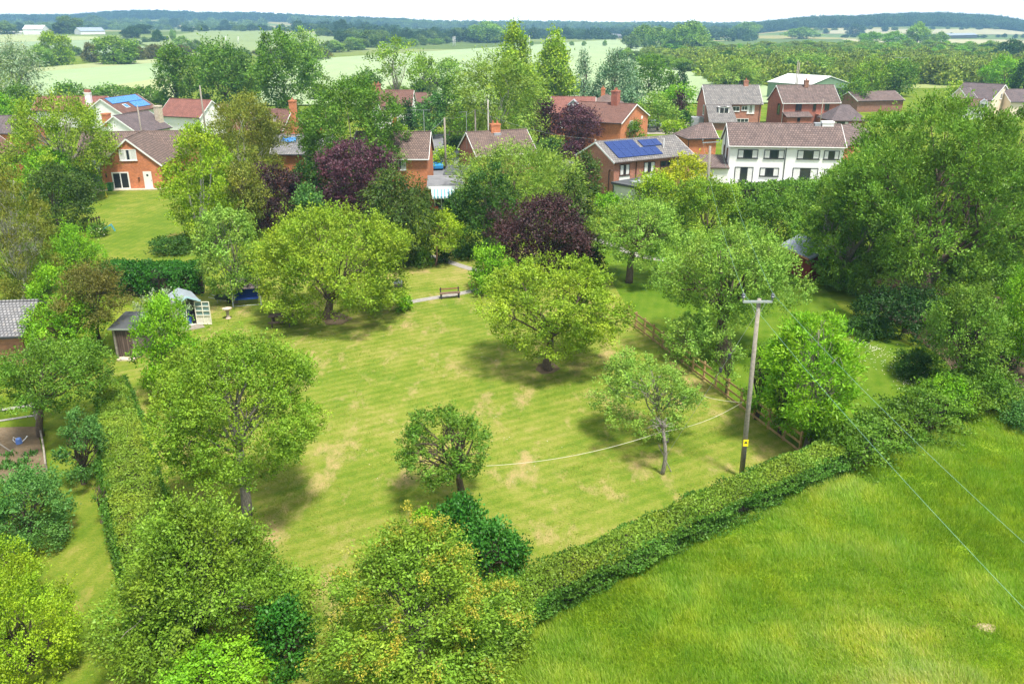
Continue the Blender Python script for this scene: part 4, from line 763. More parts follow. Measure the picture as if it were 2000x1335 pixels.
for x in (-3.6, -2.4, -1.2, -.05): f.box(x-.05, x+.05, .72, .79, 0, 1.95)
for q, r in (((-3.8, .56, 1.98), (-1.9, .56, 3.33)), ((-1.9, .56, 3.33), (0, .56, 1.98))): f.bar(q, r, .1)
h.part(f, 'conservatory_frame', WPAINT); h.part(MB().box(-3.7, -.1, -1.9, -.91, -.05, .3), 'low_wall', STONE)
h = House('left_brick_house', 'red brick house with a red roof cut by the left edge', 'house', (-80, 322), (40, 296), 3.2, 8, 262)
h.block(0, h.L, 0, 8, 3.2, h.zr, 'x', BR_O, T_R); h.window('f', h.L*.6, 1, 1.8, 1.2, 2)
h = House('purple_roofed_house', 'purple grey roof at the left edge behind the oak', 'house', (-70, 258), (34, 258), 3.6, 8, 226)
h.block(0, h.L, 0, 8, 3.6, h.zr, 'x', BR_O, T_GP)
# right edge
h = House('cream_gable_house', 'cream gabled house near the right edge', 'house', (1937, 194), (1976, 189), 4.0, 9, 165, axis='y')
h.block(0, h.L, 0, 9, 4.0, h.zr, 'y', CREAM, T_GP); h.window('f', h.L*.4, 3.8, 1.0, 1.3, 2); h.block(-4.5, -.05, 2.5, 8.5, 3.4, h.zr-.6, 'x', CREAM, T_GP)
h = House('grey_roofed_house', 'grey roof at the right edge beside the cream gabled house', 'house', (1975, 197), (2040, 197), 3.6, 8, 174)
h.block(0, h.L, 0, 8, 3.6, h.zr, 'x', CREAM, T_GP)
h = House('brown_roofed_house', 'low brown roofs showing just above the enormous ash', 'house', (1868, 205), (1925, 207), 3, 7, 193)
h.block(0, h.L, 0, 7, 3, h.zr, 'x', WHT, T_R); h.dormer(h.L*.8, -.5, 2.5, 1.6, 1.2, WPAINT, LEAD)
h = House('white_edged_bungalow', 'low bungalow with a white edged gable right of the barn', 'house', (1676, 196), (1765, 194), 2.8, 8, 178)
h.block(0, h.L, 0, 8, 2.8, h.zr, 'x', BR_B, T_B)
h = House('farm_barn', 'large barn with a white roof and a green end wall', 'barn', (1583, 165), (1657, 161), 4.6, 15, 149, axis='y')
h.block(0, h.L, 0, 15, 4.6, h.zr, 'y', plain('barn_green', (.16, .25, .16), .7, .15, .8), plain('barn_sheet', (.72, .74, .74), .5, .08, .5), verge=False)
h.part(MB().box(.5, h.L-.5, -.06, -.004, 0, 3.1), 'dark_doorway', DARKF)
h = House('farm_building', 'grey low farm roof in the scrubland beyond the barn', 'barn', (1618, 126), (1650, 126), 2.5, 10, 121); h.block(0, h.L, 0, 10, 2.5, h.zr, 'x', CONC, FELT, verge=False)
# far farms
def far_house(name, label, pL, pR, wall, hgt, rh, wm, rm, dep=14, cat='barn'):
    a, b = G(*pL), G(*pR); d = b-a; L = float(np.linalg.norm(d[:2])); h = House.__new__(House); h.o = a; h.rz = math.atan2(d[1], d[0]); h.L, h.D, h.ze = L, dep, hgt
    h.root = empty(name, a, h.rz, label, cat); h.block(0, L, 0, dep, hgt, hgt+rh, 'x', wm, rm, verge=False, z0=-2); return h
GREYB = plain('barn_blue_grey', (.28, .33, .38), .8, .1); far_house('long_barn', 'long low blue grey barn in the fields at the upper left', (158, 68), (206, 67), 0, 4, 3.6, WHT, GREYB, 16)
far_house('white_farmhouse', 'large white farm building at the far upper left', (46, 68), (84, 68), 0, 6, 4, WHT, WHT, 16); far_house('white_farmhouse', 'flat white shed in front of the large white farm building', (-10, 68), (44, 67), 0, 2.4, .8, WHT, WHT, 8)
far_house('brick_farmhouse', 'tiny pink brick farmhouse at the far left edge', (10, 60), (22, 60), 0, 6, 4, BR_P, T_R, 8, 'house')
far_house('chicken_shed', 'long white shed beyond the twin redwoods, left one', (1082, 76), (1112, 75), 0, 3, 1.4, WHT, WHT, 10); far_house('chicken_shed', 'long white shed beyond the twin redwoods, middle one', (1114, 75), (1136, 75), 0, 3, 1.4, WHT, WHT, 10); far_house('chicken_shed', 'cream walled shed beyond the twin redwoods, right one', (1138, 74), (1154, 74), 0, 6, 1.6, CREAM, WHT, 12)
far_house('far_barn', 'pale grey roofed barn behind the pale bushes at the field end', (1182, 74), (1216, 76), 0, 3.5, 3, CONC, FELT, 14)
far_house('far_barn', 'dark barn below the wooded hill at the right', (1842, 76), (1908, 75), 0, 4.5, 2.5, DARKF, GREYB, 14)
far_house('far_barn', 'white farm building in the gap on the horizon right of centre', (1376, 76), (1392, 76), 0, 4, 2, WHT, WHT, 12)
far_house('slate_far_barn', 'small white building left of the pale tree mass on the horizon', (1426, 74), (1438, 73), 0, 4, 2, WHT, WHT, 12)
# ------------------------------------------------------------------ garden buildings and small things
def planks(name, c, w=.14, horiz=False):
    if name in MATS: return MATS[name]
    m, n, b, o = newmat(name); uv = coord(n, 'UV'); t = n.nodes.new('ShaderNodeTexBrick'); t.offset = 0; t.inputs['Scale'].default_value = 1
    t.inputs['Brick Width'].default_value = 9 if horiz else w; t.inputs['Row Height'].default_value = w if horiz else 9; t.inputs['Mortar Size'].default_value = .012; n.links.new(uv, t.inputs['Vector'])
    t.inputs['Color1'].default_value = (*[x*.7 for x in c], 1); t.inputs['Color2'].default_value = (*[x*1.3 for x in c], 1); t.inputs['Mortar'].default_value = (*[x*.2 for x in c], 1)
    mp_ = n.nodes.new('ShaderNodeMapping'); mp_.inputs['Scale'].default_value = (1, 10, 1) if horiz else (10, 1, 1); n.links.new(uv, mp_.inputs[0]); v = noise(n, mp_.outputs[0], 1.5, 6, .8)
    n.links.new(mixc(n, 1.0, t.outputs[0], ramp(n, [(.3, (.45, .45, .45)), (.7, (1.5, 1.5, 1.5))], v), 'MULTIPLY'), b.inputs['Base Color']); b.inputs['Roughness'].default_value = .9; MATS[name] = m; return m
WOLD = planks('weathered_planks', (.13, .09, .075)); WOLDH = planks('weathered_boards', (.22, .19, .16), .15, True); WOODN = plain('new_timber', (.38, .25, .12), .8, .25, 6); WGREY = plain('grey_timber', (.27, .24, .20), .9, .25, 8); WDK = plain('dark_timber', (.09, .065, .05), .9, .3, 6)
BLUE = plain('blue_cloth', (.03, .08, .36), .8, .2, 8); STEEL = plain('galvanised', (.45, .48, .50), .45, .15, 6, .6); TEAL = plain('teal_wire', (.22, .40, .33), .6, .05); ROPE = plain('rope', (.66, .62, .48), .9, .1); LBLUE = plain('pale_blue_paint', (.40, .60, .68), .6, .1)
h = House('garden_shed', 'old weathered wooden shed with a grey felt roof and a plank door', 'shed', (217, 640), (264, 640), 2.05, 2.3)
L = h.L; h.part(MB().box(0, L, 0, 2.3, -.1, 1.95), 'wall', WOLDH); h.part(MB().shell([(-.15, -.2, 2.06), (L+.12, -.2, 2.06), (L+.12, 2.5, 2.3), (-.15, 2.5, 2.3)], [(0, 1, 2, 3)], .07), 'roof', FELTD); h.part(MB().box(-.15, L+.12, -.23, -.203, 1.97, 2.07), 'roof_edge', STEEL)
h.door('f', .22, .05, .98, 1.78, WOLD); h.part(MB().box(.08, .18, -.07, -.005, -.05, 1.95).box(1.24, 1.31, -.06, -.005, .05, 1.9), 'door_frame', WGREY); h.part(MB().box(.25, 1.35, -.55, -.05, -.02, .10), 'step', STONE)
h = House('summerhouse', 'small white and pale blue summerhouse with its glazed door standing open', 'summerhouse', (352, 640), (390, 633), 0, 2.3, zr=2.25, axis='y', zw=1.85)
L = h.L; h.part(MB().box(0, L, 1.9, 2.0, 0, 1.85).box(0, .06, 0, 1.9, 0, 1.85).box(L-.06, L, 0, 1.9, 0, 1.85).box(.06, L*.42, -.0, .05, 0, .75).box(.06, L-.06, 0, 1.9, -.02, .06), 'wall', CREAMP)
h.part(MB().box(-.15, L+.15, -.9, 0, -.03, .03), 'deck', WGREY)
h.part(MB().shell([(-.2, -.35, 1.85), (L/2, -.35, 2.28), (L+.2, -.35, 1.85), (-.2, 2.2, 1.85), (L/2, 2.2, 2.28), (L+.2, 2.2, 1.85)], [(0, 1, 4, 3), (1, 2, 5, 4)], .05), 'roof', plain('blue_grey_felt', (.25, .29, .32), .8, .15))
h.part(MB().bar((-.2, -.38, 1.83), (L/2, -.38, 2.26), .04, .12).bar((L/2, -.38, 2.26), (L+.2, -.38, 1.83), .04, .12), 'bargeboard', LBLUE)
f = MB()
for x in (.03, L*.2, L*.42): f.box(x-.03, x+.03, -.03, .03, .75, 1.85)
for z in (.75, 1.1, 1.45, 1.82): f.box(.03, L*.42, -.025, .02, z-.02, z+.02)
fo = h.part(f, 'window', CREAMP); MB().box(.06, L*.41, .005, .012, .78, 1.8).build('pane', plain('teal_glass', (.05, .16, .18), .1, .1), fo)
dr = MB(); 
for i in range(3): dr.bar((L-.02+.42*i, -.02-.28*i, .05), (L-.02+.42*i, -.02-.28*i, 1.75), .06)
for z in (.08, .72, 1.06, 1.4, 1.73): dr.bar((L-.02, -.02, z), (L+.82, -.58, z), .05)
dr.add([(L, 0, .08), (L+.82, -.56, .08), (L+.82, -.56, .7), (L, 0, .7), (L+.01, .02, .08), (L+.83, -.54, .08), (L+.83, -.54, .7), (L+.01, .02, .7)], [(0, 1, 2, 3), (4, 7, 6, 5)])
dr.v = [(x-.15, y-.05, z) for x, y, z in dr.v]
do = h.part(dr, 'door', CREAMP, label='open glazed door leaf'); MB().add([(L-.13, -.05, .74), (L+.66, -.60, .74), (L+.66, -.60, 1.7), (L-.13, -.05, 1.7)], [(0, 1, 2, 3)]).build('pane', plain('pale_glass', (.20, .30, .30), .1, .1), do)
p = h.W(L*.62, .35, .06); t = MB().box(-.28, .1, -.12, .3, 0, .5).box(-.24, .06, .12, .3, .5, 1.0); tag(t.build('folded_chair', BLUE, None, p, h.rz), 'blue folded chair standing inside the summerhouse doorway', 'chair')
p = h.W(L*.80, .3, .06); tag(MB().lathe([(.1, 0), (.22, .15), (.2, .7), (.12, 1.1), (.05, 1.25)], 10).build('dark_coat', plain('black_cloth', (.02, .02, .025), .9), None, p), 'dark coat bundled up in the summerhouse doorway', 'coat')
h = House('slate_outbuilding', 'grey slate roofed outbuilding cut by the left edge', 'outbuilding', (-60, 652), (40, 648), 2.2, 5.5, 588)
h.block(0, h.L, 0, 5.5, 2.2, h.zr, 'x', BR_P, T_S, verge=False)
h = House('red_garden_shed', 'dark red shed with a blue grey roof half hidden below the ash', 'shed', (1530, 476), (1586, 500), 2.2, 3.2, zr=2.9)
h.block(0, h.L, 0, 3.2, 2.2, 2.9, 'x', plain('dark_red_paint', (.16, .02, .02), .7, .2), plain('blue_grey_felt2', (.27, .30, .37), .8, .1), gut=plain('red_edge', (.4, .16, .1), .7), verge=False)
rk = np.random.default_rng(8)
for i, (x, y) in enumerate([(1567, 524), (1576, 526), (1584, 524)]):
    mb = MB().lathe([(.02, 0), (.2, .03), (.24, .12), (.15, .22), (.02, .26)], 7); mb.v = [(a*rk.uniform(.8, 1.2), b*rk.uniform(.8, 1.2), c) for a, b, c in mb.v]
    tag(mb.build('rock', STONE, None, PZ(x, y)), 'pale rock at the foot of the dark red shed', 'rock', 'rocks by the dark red shed')
# post and rail fence
ends = [PZ(1226, 628), PZ(1561, 884)]; A, B = ends; n = 15; d = (B-A)/n; rz = math.atan2(d[1], d[0])
fr = empty('rail_fence', A, rz, 'three rail timber fence between the two lawns', 'fence'); sp_ = float(np.linalg.norm(d[:2]))
for i in range(n+1): MB().box(i*sp_-.05, i*sp_+.05, -.05, .05, -.1, 1.2).build('post', WOODN, fr)
for z in (.12, .55, 1.0): MB().box(-.1, n*sp_+.1, -.085, -.052, z, z+.12).build('rail', WOODN, fr)
# telegraph pole with cross arm
def pole(name, label, base, top, r, arm=None, cat='pole', mat=WGREY, ins=True, group=None, sign=False):
    P = base; T = top; root = empty(name, P, 0, label, cat, group); Tl = T-P
    MB().tube([(0, 0, -.3), tuple(Tl*.5), tuple(Tl)], [r*1.25, r*1.05, r*.85], 12).build('shaft', mat, root, smooth=True)
    if arm:
        a0, a1 = arm; a = (a0[0]-P[0], a0[1]-P[1], a0[2]-P[2]); b = (a1[0]-P[0], a1[1]-P[1], a1[2]-P[2])
        MB().bar(a, b, .1, .09).build('cross_arm', STEEL, root); k = .5
        m = MB()
        for e in (a, b): q = [Tl[i]+(e[i]-Tl[i])*.55 for i in range(3)]; m.bar((Tl[0], Tl[1], Tl[2]-.9), (q[0], q[1], a[2]), .05, .012)
        m.build('brace', WDK if r > .1 else STEEL, root)
        for e in (a, b): MB().lathe([(.03, 0), (.03, .12), (.07, .13), (.09, .2), (.05, .24), (.08, .27), (.06, .33), (.02, .35)], 10, (e[0], e[1])).build('insulator', plain('insulator', (.12, .13, .15), .25), root).location = (0, 0, e[2]+.04)
    if sign:
        q = Tl*.215; MB().box(q[0]-.12, q[0]+.12, q[1]-r*1.25-.02, q[1]-r*1.25+.0, q[2]-.17, q[2]+.17).build('warning_sign', plain('sign_yellow', (.85, .70, .02), .5, .03), root)
        mb = MB(); w = q[1]-r*1.25-.024; mb.add([(q[0]-.08, w, q[2]-.02), (q[0]+.08, w, q[2]-.02), (q[0], w, q[2]+.12)], [(0, 1, 2)]); mb.build('sign_symbol', DARKF, root)
    return root
PB = PZ(1448, 932); PT = PY(1483, 583, PB[1]); a0, a1 = PY(1451, 589, PB[1]-.13), PY(1508, 589, PB[1]-.13); a0[2] = a1[2] = (a0[2]+a1[2])/2
pole('telegraph_pole', 'tall grey power pole with a steel cross arm and a yellow sign', PB, PT, .10, (a0, a1), sign=True)
fy = PZ(1387, 285, 8.2)[1]; FB_ = PY(1387, 285, fy); f0, f1 = PY(1372, 279, fy-.13), PY(1405, 277, fy-.13)
pole('telegraph_pole', 'grey wooden power pole with a cross arm in front of the white house', np.array((FB_[0]+.2, fy, 0)), FB_, .15, (f0, f1))
def wire(name, label, pts, r, mat, cat='cable', group=None, sag=0, n=24):
    P = []
    for i in range(len(pts)-1):
        a, b = np.array(pts[i]), np.array(pts[i+1])
        for k in range(n): t = k/n; p = a+(b-a)*t; p = p.copy(); p[2] -= (sag if not hasattr(sag, '__len__') else sag[i])*4*t*(1-t); P.append(p)
    P.append(np.array(pts[-1])); o = P[0]; return tag(MB().tube([tuple(p-o) for p in P], r, 5).build(name, mat, None, o), label, cat, group)
up_ = np.array((0, 0, .36)); e0 = PZ(2000, 1168, 7.2); e1 = PZ(2000, 1042, 7.2); far0 = a0+up_+(e0-a0-up_)*1.25; far1_ = a1+up_+(e1-a1-up_)*1.25
wire('power_cable', 'left teal power cable running over the pole and the meadow', [f0+up_, a0+up_, far0], .005, TEAL, group=None, sag=(.9, .35))
wire('power_cable', 'right teal power cable running over the pole and the meadow', [f1+up_, a1+up_, far1_], .005, TEAL, sag=(.9, .35))
SB = PZ(1299, 893, 0); wire('stay_wire', 'slanting stay wire from the power pole down to the lawn', [PT-np.array((0, .1, .5)), SB], .008, STEEL)
q0 = PT-np.array((0, .1, .5)); 
for t_ in (.285, .375): q = q0+(SB-q0)*t_; tag(MB().lathe([(.02, -.14), (.07, -.1), (.07, .1), (.02, .14)], 8).build('stay_insulator', DARKF, None, q), 'dark insulator on the slanting stay wire, %s of the two' % ('upper' if t_ < .3 else 'lower'), 'insulator')
T6 = PZ(950, 909, 1.6); T5 = PZ(1291, 843, 2.1); FPp = PZ(1450, 785, 1.15); TB = PZ(1345, 763, 1.7)
wire('washing_line', 'pale washing line sagging from the small crooked apple tree to the bare leaning trunk', [T6, T5], .010, ROPE, 'rope', sag=.35)
wire('washing_line', 'pale washing line from the bare leaning trunk to the rail fence', [T5, FPp], .010, ROPE, 'rope', sag=.3)
wire('washing_line', 'short pale washing line from the lichen covered apple crown to the rail fence', [TB, FPp], .009, ROPE, 'rope', sag=.15)
a = PZ(1311, 921, 0); b = PZ(1286, 868, 1.5); tag(MB().tube([(0, 0, 0), tuple(b-a)], .025, 6).build('line_prop', WGREY, None, a), 'slim wooden prop leaning on the bare trunk', 'prop')
# bench, picnic table, bird bath, swing seat
P = PZ(879, 582); r = empty('garden_bench', P, math.radians(14), 'dark legged garden bench beside the paved path', 'bench'); MB().box(-.8, .8, -.22, .18, .42, .47).build('seat', plain('bench_wood', (.16, .10, .07), .8), r); MB().box(-.8, .8, .2, .24, .66, .76).build('backrest', plain('bench_orange', (.30, .15, .08), .7), r)
for x in (-.7, .7): MB().box(x-.04, x+.04, -.2, -.12, 0, .42).box(x-.04, x+.04, .16, .24, 0, .85).box(x-.03, x+.03, -.12, .16, .3, .38).build('leg', DARKF, r)
P = PZ(551, 634); r = empty('picnic_table', P, math.radians(8), 'dark weathered picnic table under the huge tree', 'table'); t = MB()
for i in range(6): t.box(-.85, .85, -.42+i*.14, -.42+i*.14+.125, .72, .76)
t.build('tabletop', WDK, r)
for y in (-.85, .75): MB().box(-.85, .85, y, y+.12, .42, .46).box(-.85, .85, y+.13, y+.25, .42, .46).build('bench_seat', WDK, r)
for x in (-.6, .6): MB().bar((x, -.25, .72), (x, -.6, 0), .09, .05).bar((x, .25, .72), (x, .6, 0), .09, .05).box(x-.045, x+.045, -.85, .95, .34, .42).build('leg', WDK, r)
P = PZ(446, 622); r = empty('bird_bath', P, 0, 'pale pinkish stone bird bath on the lawn near the summerhouse', 'bird bath'); PK = plain('pink_stone', (.50, .40, .33), .9, .2, 5); MB().lathe([(.20, 0), (.20, .06), (.13, .1), (.10, .35), (.13, .6), (.16, .66)], 14).build('pedestal', PK, r, smooth=False); MB().lathe([(.12, .661), (.30, .72), (.34, .8), (.31, .81), (.2, .755), (.02, .745)], 18).build('bowl', PK, r)
P = PZ(484, 592); r = empty('swing_seat', P, math.radians(14), 'blue cushioned garden swing seat with a faded canopy', 'swing seat'); W2 = 1.02
for x in (-W2, W2): MB().tube([(x, -.75, 0), (x*.97, -.15, 1.75), (x*.97, .1, 1.75), (x, .7, 0)], .035, 8).build('side_frame', STEEL, r)
MB().tube([(-W2*.97, 0, 1.76), (W2*.97, 0, 1.76)], .035, 8).tube([(-W2, -.72, .06), (W2, -.72, .06)], .025, 6).build('top_rail', STEEL, r)
MB().shell([(-W2*1.05, -.8, 1.42), (W2*1.05, -.8, 1.42), (W2*1.05, .15, 1.98), (-W2*1.05, .15, 1.98), (W2*1.05, .6, 1.85), (-W2*1.05, .6, 1.85)], [(0, 1, 2, 3), (3, 2, 4, 5)], .04).build('canopy', plain('faded_canopy', (.20, .15, .17), .9, .2), r)
MB().box(-.85, .85, -.5, .05, .45, .58).build('seat', BLUE, r); MB().add([(-.85, .05, .5), (.85, .05, .5), (.85, .25, 1.1), (-.85, .25, 1.1), (-.85, .13, .5), (.85, .13, .5), (.85, .33, 1.1), (-.85, .33, 1.1)], [(0, 1, 2, 3), (4, 7, 6, 5), (0, 4, 5, 1), (2, 6, 7, 3), (0, 3, 7, 4), (1, 5, 6, 2)]).build('backrest', BLUE, r)
for x in (-.88, .88): MB().tube([(x, -.48, .5), (x, -.48, .78), (x, .1, .78)], .025, 6).tube([(x, 0, .78), (x*.98, 0, 1.74)], .012, 5).build('armrest', STEEL, r)
P = PZ(447, 592); r = empty('wheelbarrow', P, math.radians(-10), 'dark wheelbarrow parked under the upright pear tree', 'wheelbarrow')
w = MB(); w.lathe([(.12, -.04), (.19, -.045), (.2, 0), (.19, .045), (.12, .04)], 16); w.v = [(x, z, y+.2) for x, y, z in w.v]; w.build('wheel', plain('rubber', (.03, .03, .03), .9), r); MB().add([(-.9, -.25, .3), (-.15, -.2, .3), (-.15, .2, .3), (-.9, .25, .3), (-1.0, -.35, .6), (.1, -.3, .6), (.1, .3, .6), (-1.0, .35, .6)], [(0, 3, 2, 1), (0, 1, 5, 4), (1, 2, 6, 5), (2, 3, 7, 6), (3, 0, 4, 7)]).build('tray', plain('barrow_green', (.05, .07, .05), .6), r); MB().bar((0, -.12, .2), (-1.5, -.3, .5), .04).bar((0, .12, .2), (-1.5, .3, .5), .04).bar((-.8, -.22, .32), (-.8, -.22, 0), .04).bar((-.8, .22, .32), (-.8, .22, 0), .04).build('frame', STEEL, r)
P = PZ(780, 590); r = empty('bird_table', P, 0, 'grey roofed bird table at the right edge of the huge tree', 'bird table'); MB().box(-.04, .04, -.04, .04, 0, 1.3).build('post', WDK, r); MB().box(-.3, .3, -.3, .3, 1.3, 1.34).build('tray', WGREY, r); MB().shell([(-.35, -.35, 1.6), (.35, -.35, 1.6), (.35, .35, 1.6), (-.35, .35, 1.6), (0, 0, 1.95)], [(0, 1, 4), (1, 2, 4), (2, 3, 4), (3, 0, 4)], .03).build('roof', LEAD, r)
for x, y in ((-.27, -.27), (.27, -.27), (.27, .27), (-.27, .27)): MB().box(x-.02, x+.02, y-.02, y+.02, 1.34, 1.62).build('roof_post', WGREY, r)
# vegetable plot: low fence, watering can, stakes, seedlings
wal = resample([tuple(PZ(*q)) for q in [(72, 812), (80, 845), (87, 880), (92, 920)]], .9)[0]; r = empty('plot_edging', wal[0], 0, 'grey timber edging along the right side of the vegetable bed', 'edging')
for i in range(len(wal)-1): MB().bar(tuple(wal[i]-wal[0]+np.array((0, 0, .22))), tuple(wal[i+1]-wal[0]+np.array((0, 0, .22))), .08, .4).build('board', WGREY, r)
P = PZ(74, 818); tag(MB().tube([(0, 0, -.1), (-.12, .0, 2.4)], [.13, .1], 8).build('fence_post', WGREY, None, P), 'leaning grey post at the corner of the vegetable bed', 'post')
P = PZ(38, 866); r = empty('watering_can', P, .4, 'blue and white watering can on the bare vegetable bed', 'watering can'); MB().lathe([(.15, 0), (.16, .05), (.14, .28), (.10, .32)], 12).build('body', plain('can_blue', (.12, .22, .55), .4), r); MB().tube([(.12, 0, .08), (.3, 0, .22), (.42, 0, .36)], [.03, .02, .035], 7).build('spout', WPAINT, r); MB().tube([(-.08, 0, .3), (-.2, 0, .42), (-.24, 0, .25), (-.15, 0, .1)], .018, 6).build('handle', WPAINT, r)
a = PZ(0, 868); b = PZ(26, 886); tag(MB().bar((0, 0, .04), tuple(b-a+np.array((0, 0, .05))), .05).build('cane', WGREY, None, a), 'pale cane lying across the vegetable bed', 'cane')
Vp = []
vr = np.random.default_rng(4)
for k, (x, y) in enumerate([(12, 905), (30, 912), (18, 890), (50, 902), (62, 888), (8, 915), (46, 915)]):
    P = PZ(x, y); m = 60; Pp = vr.normal(size=(m, 3))*np.array((.15, .15, .02)); Pp[:, 2] = np.abs(Pp[:, 2])
    tag(link('seedling', quads('seedling', leafquads(Pp, nrm(vr.normal(size=(m, 3))*.5+np.array((0, 0, 1))), nrm(vr.normal(size=(m, 3))), .22, .35), vr.normal(.5, .15, m)), LM['cool'], None, P), 'small green seedling growing in the vegetable bed', 'plant', 'seedlings in the vegetable bed')
# things by the houses
P = PZ(217, 373); r = empty('wheelie_bin', P, 0, 'green wheelie bin against the orange brick gable', 'bin'); BG = plain('bin_green', (.03, .13, .04), .5); MB().add([(-.25, -.3, .05), (.25, -.3, .05), (.25, .3, .05), (-.25, .3, .05), (-.32, -.36, 1.0), (.32, -.36, 1.0), (.32, .36, 1.0), (-.32, .36, 1.0)], [(0, 3, 2, 1), (4, 5, 6, 7), (0, 1, 5, 4), (1, 2, 6, 5), (2, 3, 7, 6), (3, 0, 4, 7)]).build('body', BG, r); MB().box(-.35, .35, -.4, .4, 1.002, 1.07).build('lid', BG, r)
P = PZ(213, 452); r = empty('toy_slide', P, .3, 'small blue plastic slide on the house lawn', 'toy'); PB_ = plain('toy_blue', (.02, .35, .55), .4); MB().shell([(-.9, -.2, .08), (-.9, .2, .08), (.3, .2, .75), (.3, -.2, .75)], [(3, 2, 1, 0)], .06).build('chute', PB_, r); MB().bar((.3, -.2, .75), (.6, -.2, 0), .05).bar((.3, .2, .75), (.6, .2, 0), .05).bar((.45, -.2, .35), (.45, .2, .35), .05).build('ladder', PB_, r)
P = PZ(207, 386); tag(MB().add([(-.12, 0, 0), (.12, 0, 0), (0, 0, .7), (-.12, .2, 0), (.12, .2, 0), (0, .2, .7)], [(0, 1, 2), (3, 5, 4), (0, 3, 4, 1), (1, 4, 5, 2), (0, 2, 5, 3)]).build('yellow_marker', plain('marker_yellow', (.8, .7, .05), .5), None, P), 'small yellow marker standing on the house lawn', 'marker')
P = PZ(181, 448); r = empty('garden_gate', P, 1.2, 'dark timber gate and steps at the left side of the house lawn', 'gate'); 
for i in range(4): MB().box(i*.35, i*.35+.1, 0, .08, 0, 1.2).build('upright', WDK, r)
MB().box(-.05, 1.2, -.05, 0, 1.0, 1.1).box(-.05, 1.2, -.05, 0, .3, .4).build('rail', WDK, r)
def car(P, rz, col, label):
    r = empty('parked_car', P, rz, label, 'car'); prof_ = [(-2.1, .3), (-2.15, .75), (-1.7, .95), (-.9, 1.05), (-.3, 1.45), (1.0, 1.48), (1.75, 1.0), (2.1, .9), (2.1, .3)]; m = MB(); k = len(prof_)
    for s in (-.85, .85): m.v += [(x, s*(1 if z < 1.1 else .82), z) for x, z in prof_]
    m.f = [tuple(range(k)), tuple(range(2*k-1, k-1, -1))]+[(i, i+k, (i+1) % k+k, (i+1) % k) for i in range(k)]; m.m = [0]*len(m.f); m.build('body', col, r)
    g = MB()
    for s in (-1, 1): g.add([(-.75, s*.80, 1.08), (1.45, s*.80, 1.08), (.95, s*.725, 1.42), (-.28, s*.725, 1.4)], [(0, 1, 2, 3) if s < 0 else (3, 2, 1, 0)])
    g.add([(-.93, -.72, 1.09), (-.93, .72, 1.09), (-.36, .66, 1.43), (-.36, -.66, 1.43)], [(0, 1, 2, 3)]); g.add([(1.72, -.72, 1.05), (1.72, .72, 1.05), (1.06, .66, 1.47), (1.06, -.66, 1.47)], [(3, 2, 1, 0)]); g.build('window_glass', GLASS, r)
    for x in (-1.35, 1.35):
        for s in (-.82, .82): w = MB().lathe([(.2, -.1), (.32, -.1), (.32, .1), (.2, .1)], 14); w.v = [(a+x, c+s, b+.32) for a, b, c in w.v]; w.build('wheel', DARKF, r)
car(PZ(852, 329), math.radians(100), plain('car_blue', (.04, .25, .55), .25, .02), 'bright blue car parked beside the plum tiled house'); car(PZ(1272, 249), math.radians(20), plain('car_silver', (.5, .6, .66), .25, .02), 'pale blue car beside the old red brick house')
def spole(px, pyb, pyt, label, z=8.0, x2=None, arm=0, r=.13, mat=WGREY):
    T = PZ(px, pyt, z); B = np.array((T[0], T[1], 0)) if x2 is None else np.array((PY(x2, pyb, T[1])[0], T[1], 0)); pole('utility_pole', label, B, T, r, (T+np.array((-arm, -.13, -.15)), T+np.array((arm, -.13, -.15))) if arm else None, mat=mat); return T
t1 = spole(868, 330, 230, 'grey pole rising from the yellow green acer by the tarmac drive', 8.5); t2 = spole(928, 258, 214, 'grey pole behind the left end of the bungalow roof', 8); spole(953, 258, 195, 'thin white birch like pole behind the bungalow roof', 9.5, r=.09, mat=BARKW)
t3 = spole(390, 225, 167, 'tall pole in front of the red roofed cottage', 10.5); t4 = spole(268, 258, 206, 'grey pole in front of the grey purple roof', 8.5, r=.11); t5 = spole(1163, 300, 272, 'short grey pole at the left gable of the solar panelled house', 6, r=.12)
spole(1608, 230, 193, 'thin pole beside the dark framed house', 7, r=.08); spole(1559, 165, 118, 'leaning double pole left of the white roofed barn, left one', 12, 1555, r=.12); spole(1562, 165, 122, 'leaning double pole left of the white roofed barn, right one', 11.5, r=.12)
t6 = spole(1761, 125, 112, 'pole with a cross arm standing in the scrubland', 9, arm=2.6, r=.16)
wire('phone_cable', 'thin cable from the drive pole to the pole behind the bungalow roof', [t1, t2], .012, STEEL, sag=.5); wire('phone_cable', 'thin cable from the drive pole down to the plum tiled house', [t1, PZ(822, 262, 7)], .012, STEEL, sag=.4); wire('phone_cable', 'thin cable crossing in front of the old red brick house', [t2, t5], .012, STEEL, sag=.8)
def fpole(px, pyb, pyt, label): P = G(px, pyb); T = PY(px, pyt, P[1]); pole('field_pole', label, P, T, .32, (T+np.array((-2.2, -.4, -.5)), T+np.array((2.2, -.4, -.5))), mat=WPAINT)
fpole(885, 91, 72, 'pale pole at the edge of the pale field, left one of the pair'); fpole(888.5, 91, 71, 'pale pole at the edge of the pale field, right one of the pair'); fpole(712, 86, 77, 'small pale pole above the hedge at the left of the pale field'); fpole(1034, 88, 70, 'pale pole between the twin redwoods'); fpole(441, 84, 71, 'pale pole in the hollow, left one of the pair'); fpole(465, 86, 72, 'pale pole in the hollow, right one of the pair')
A, B = PZ(1196, 384), PZ(1235, 396); d = B-A; rz = math.atan2(d[1], d[0]); Lf = float(np.linalg.norm(d)); r = empty('panel_fence', A, rz, 'brown board fence below the small white garage', 'fence'); MB().box(0, Lf, 0, .04, 0, 1.5).build('panel', planks('fence_boards', (.22, .12, .06)), r)
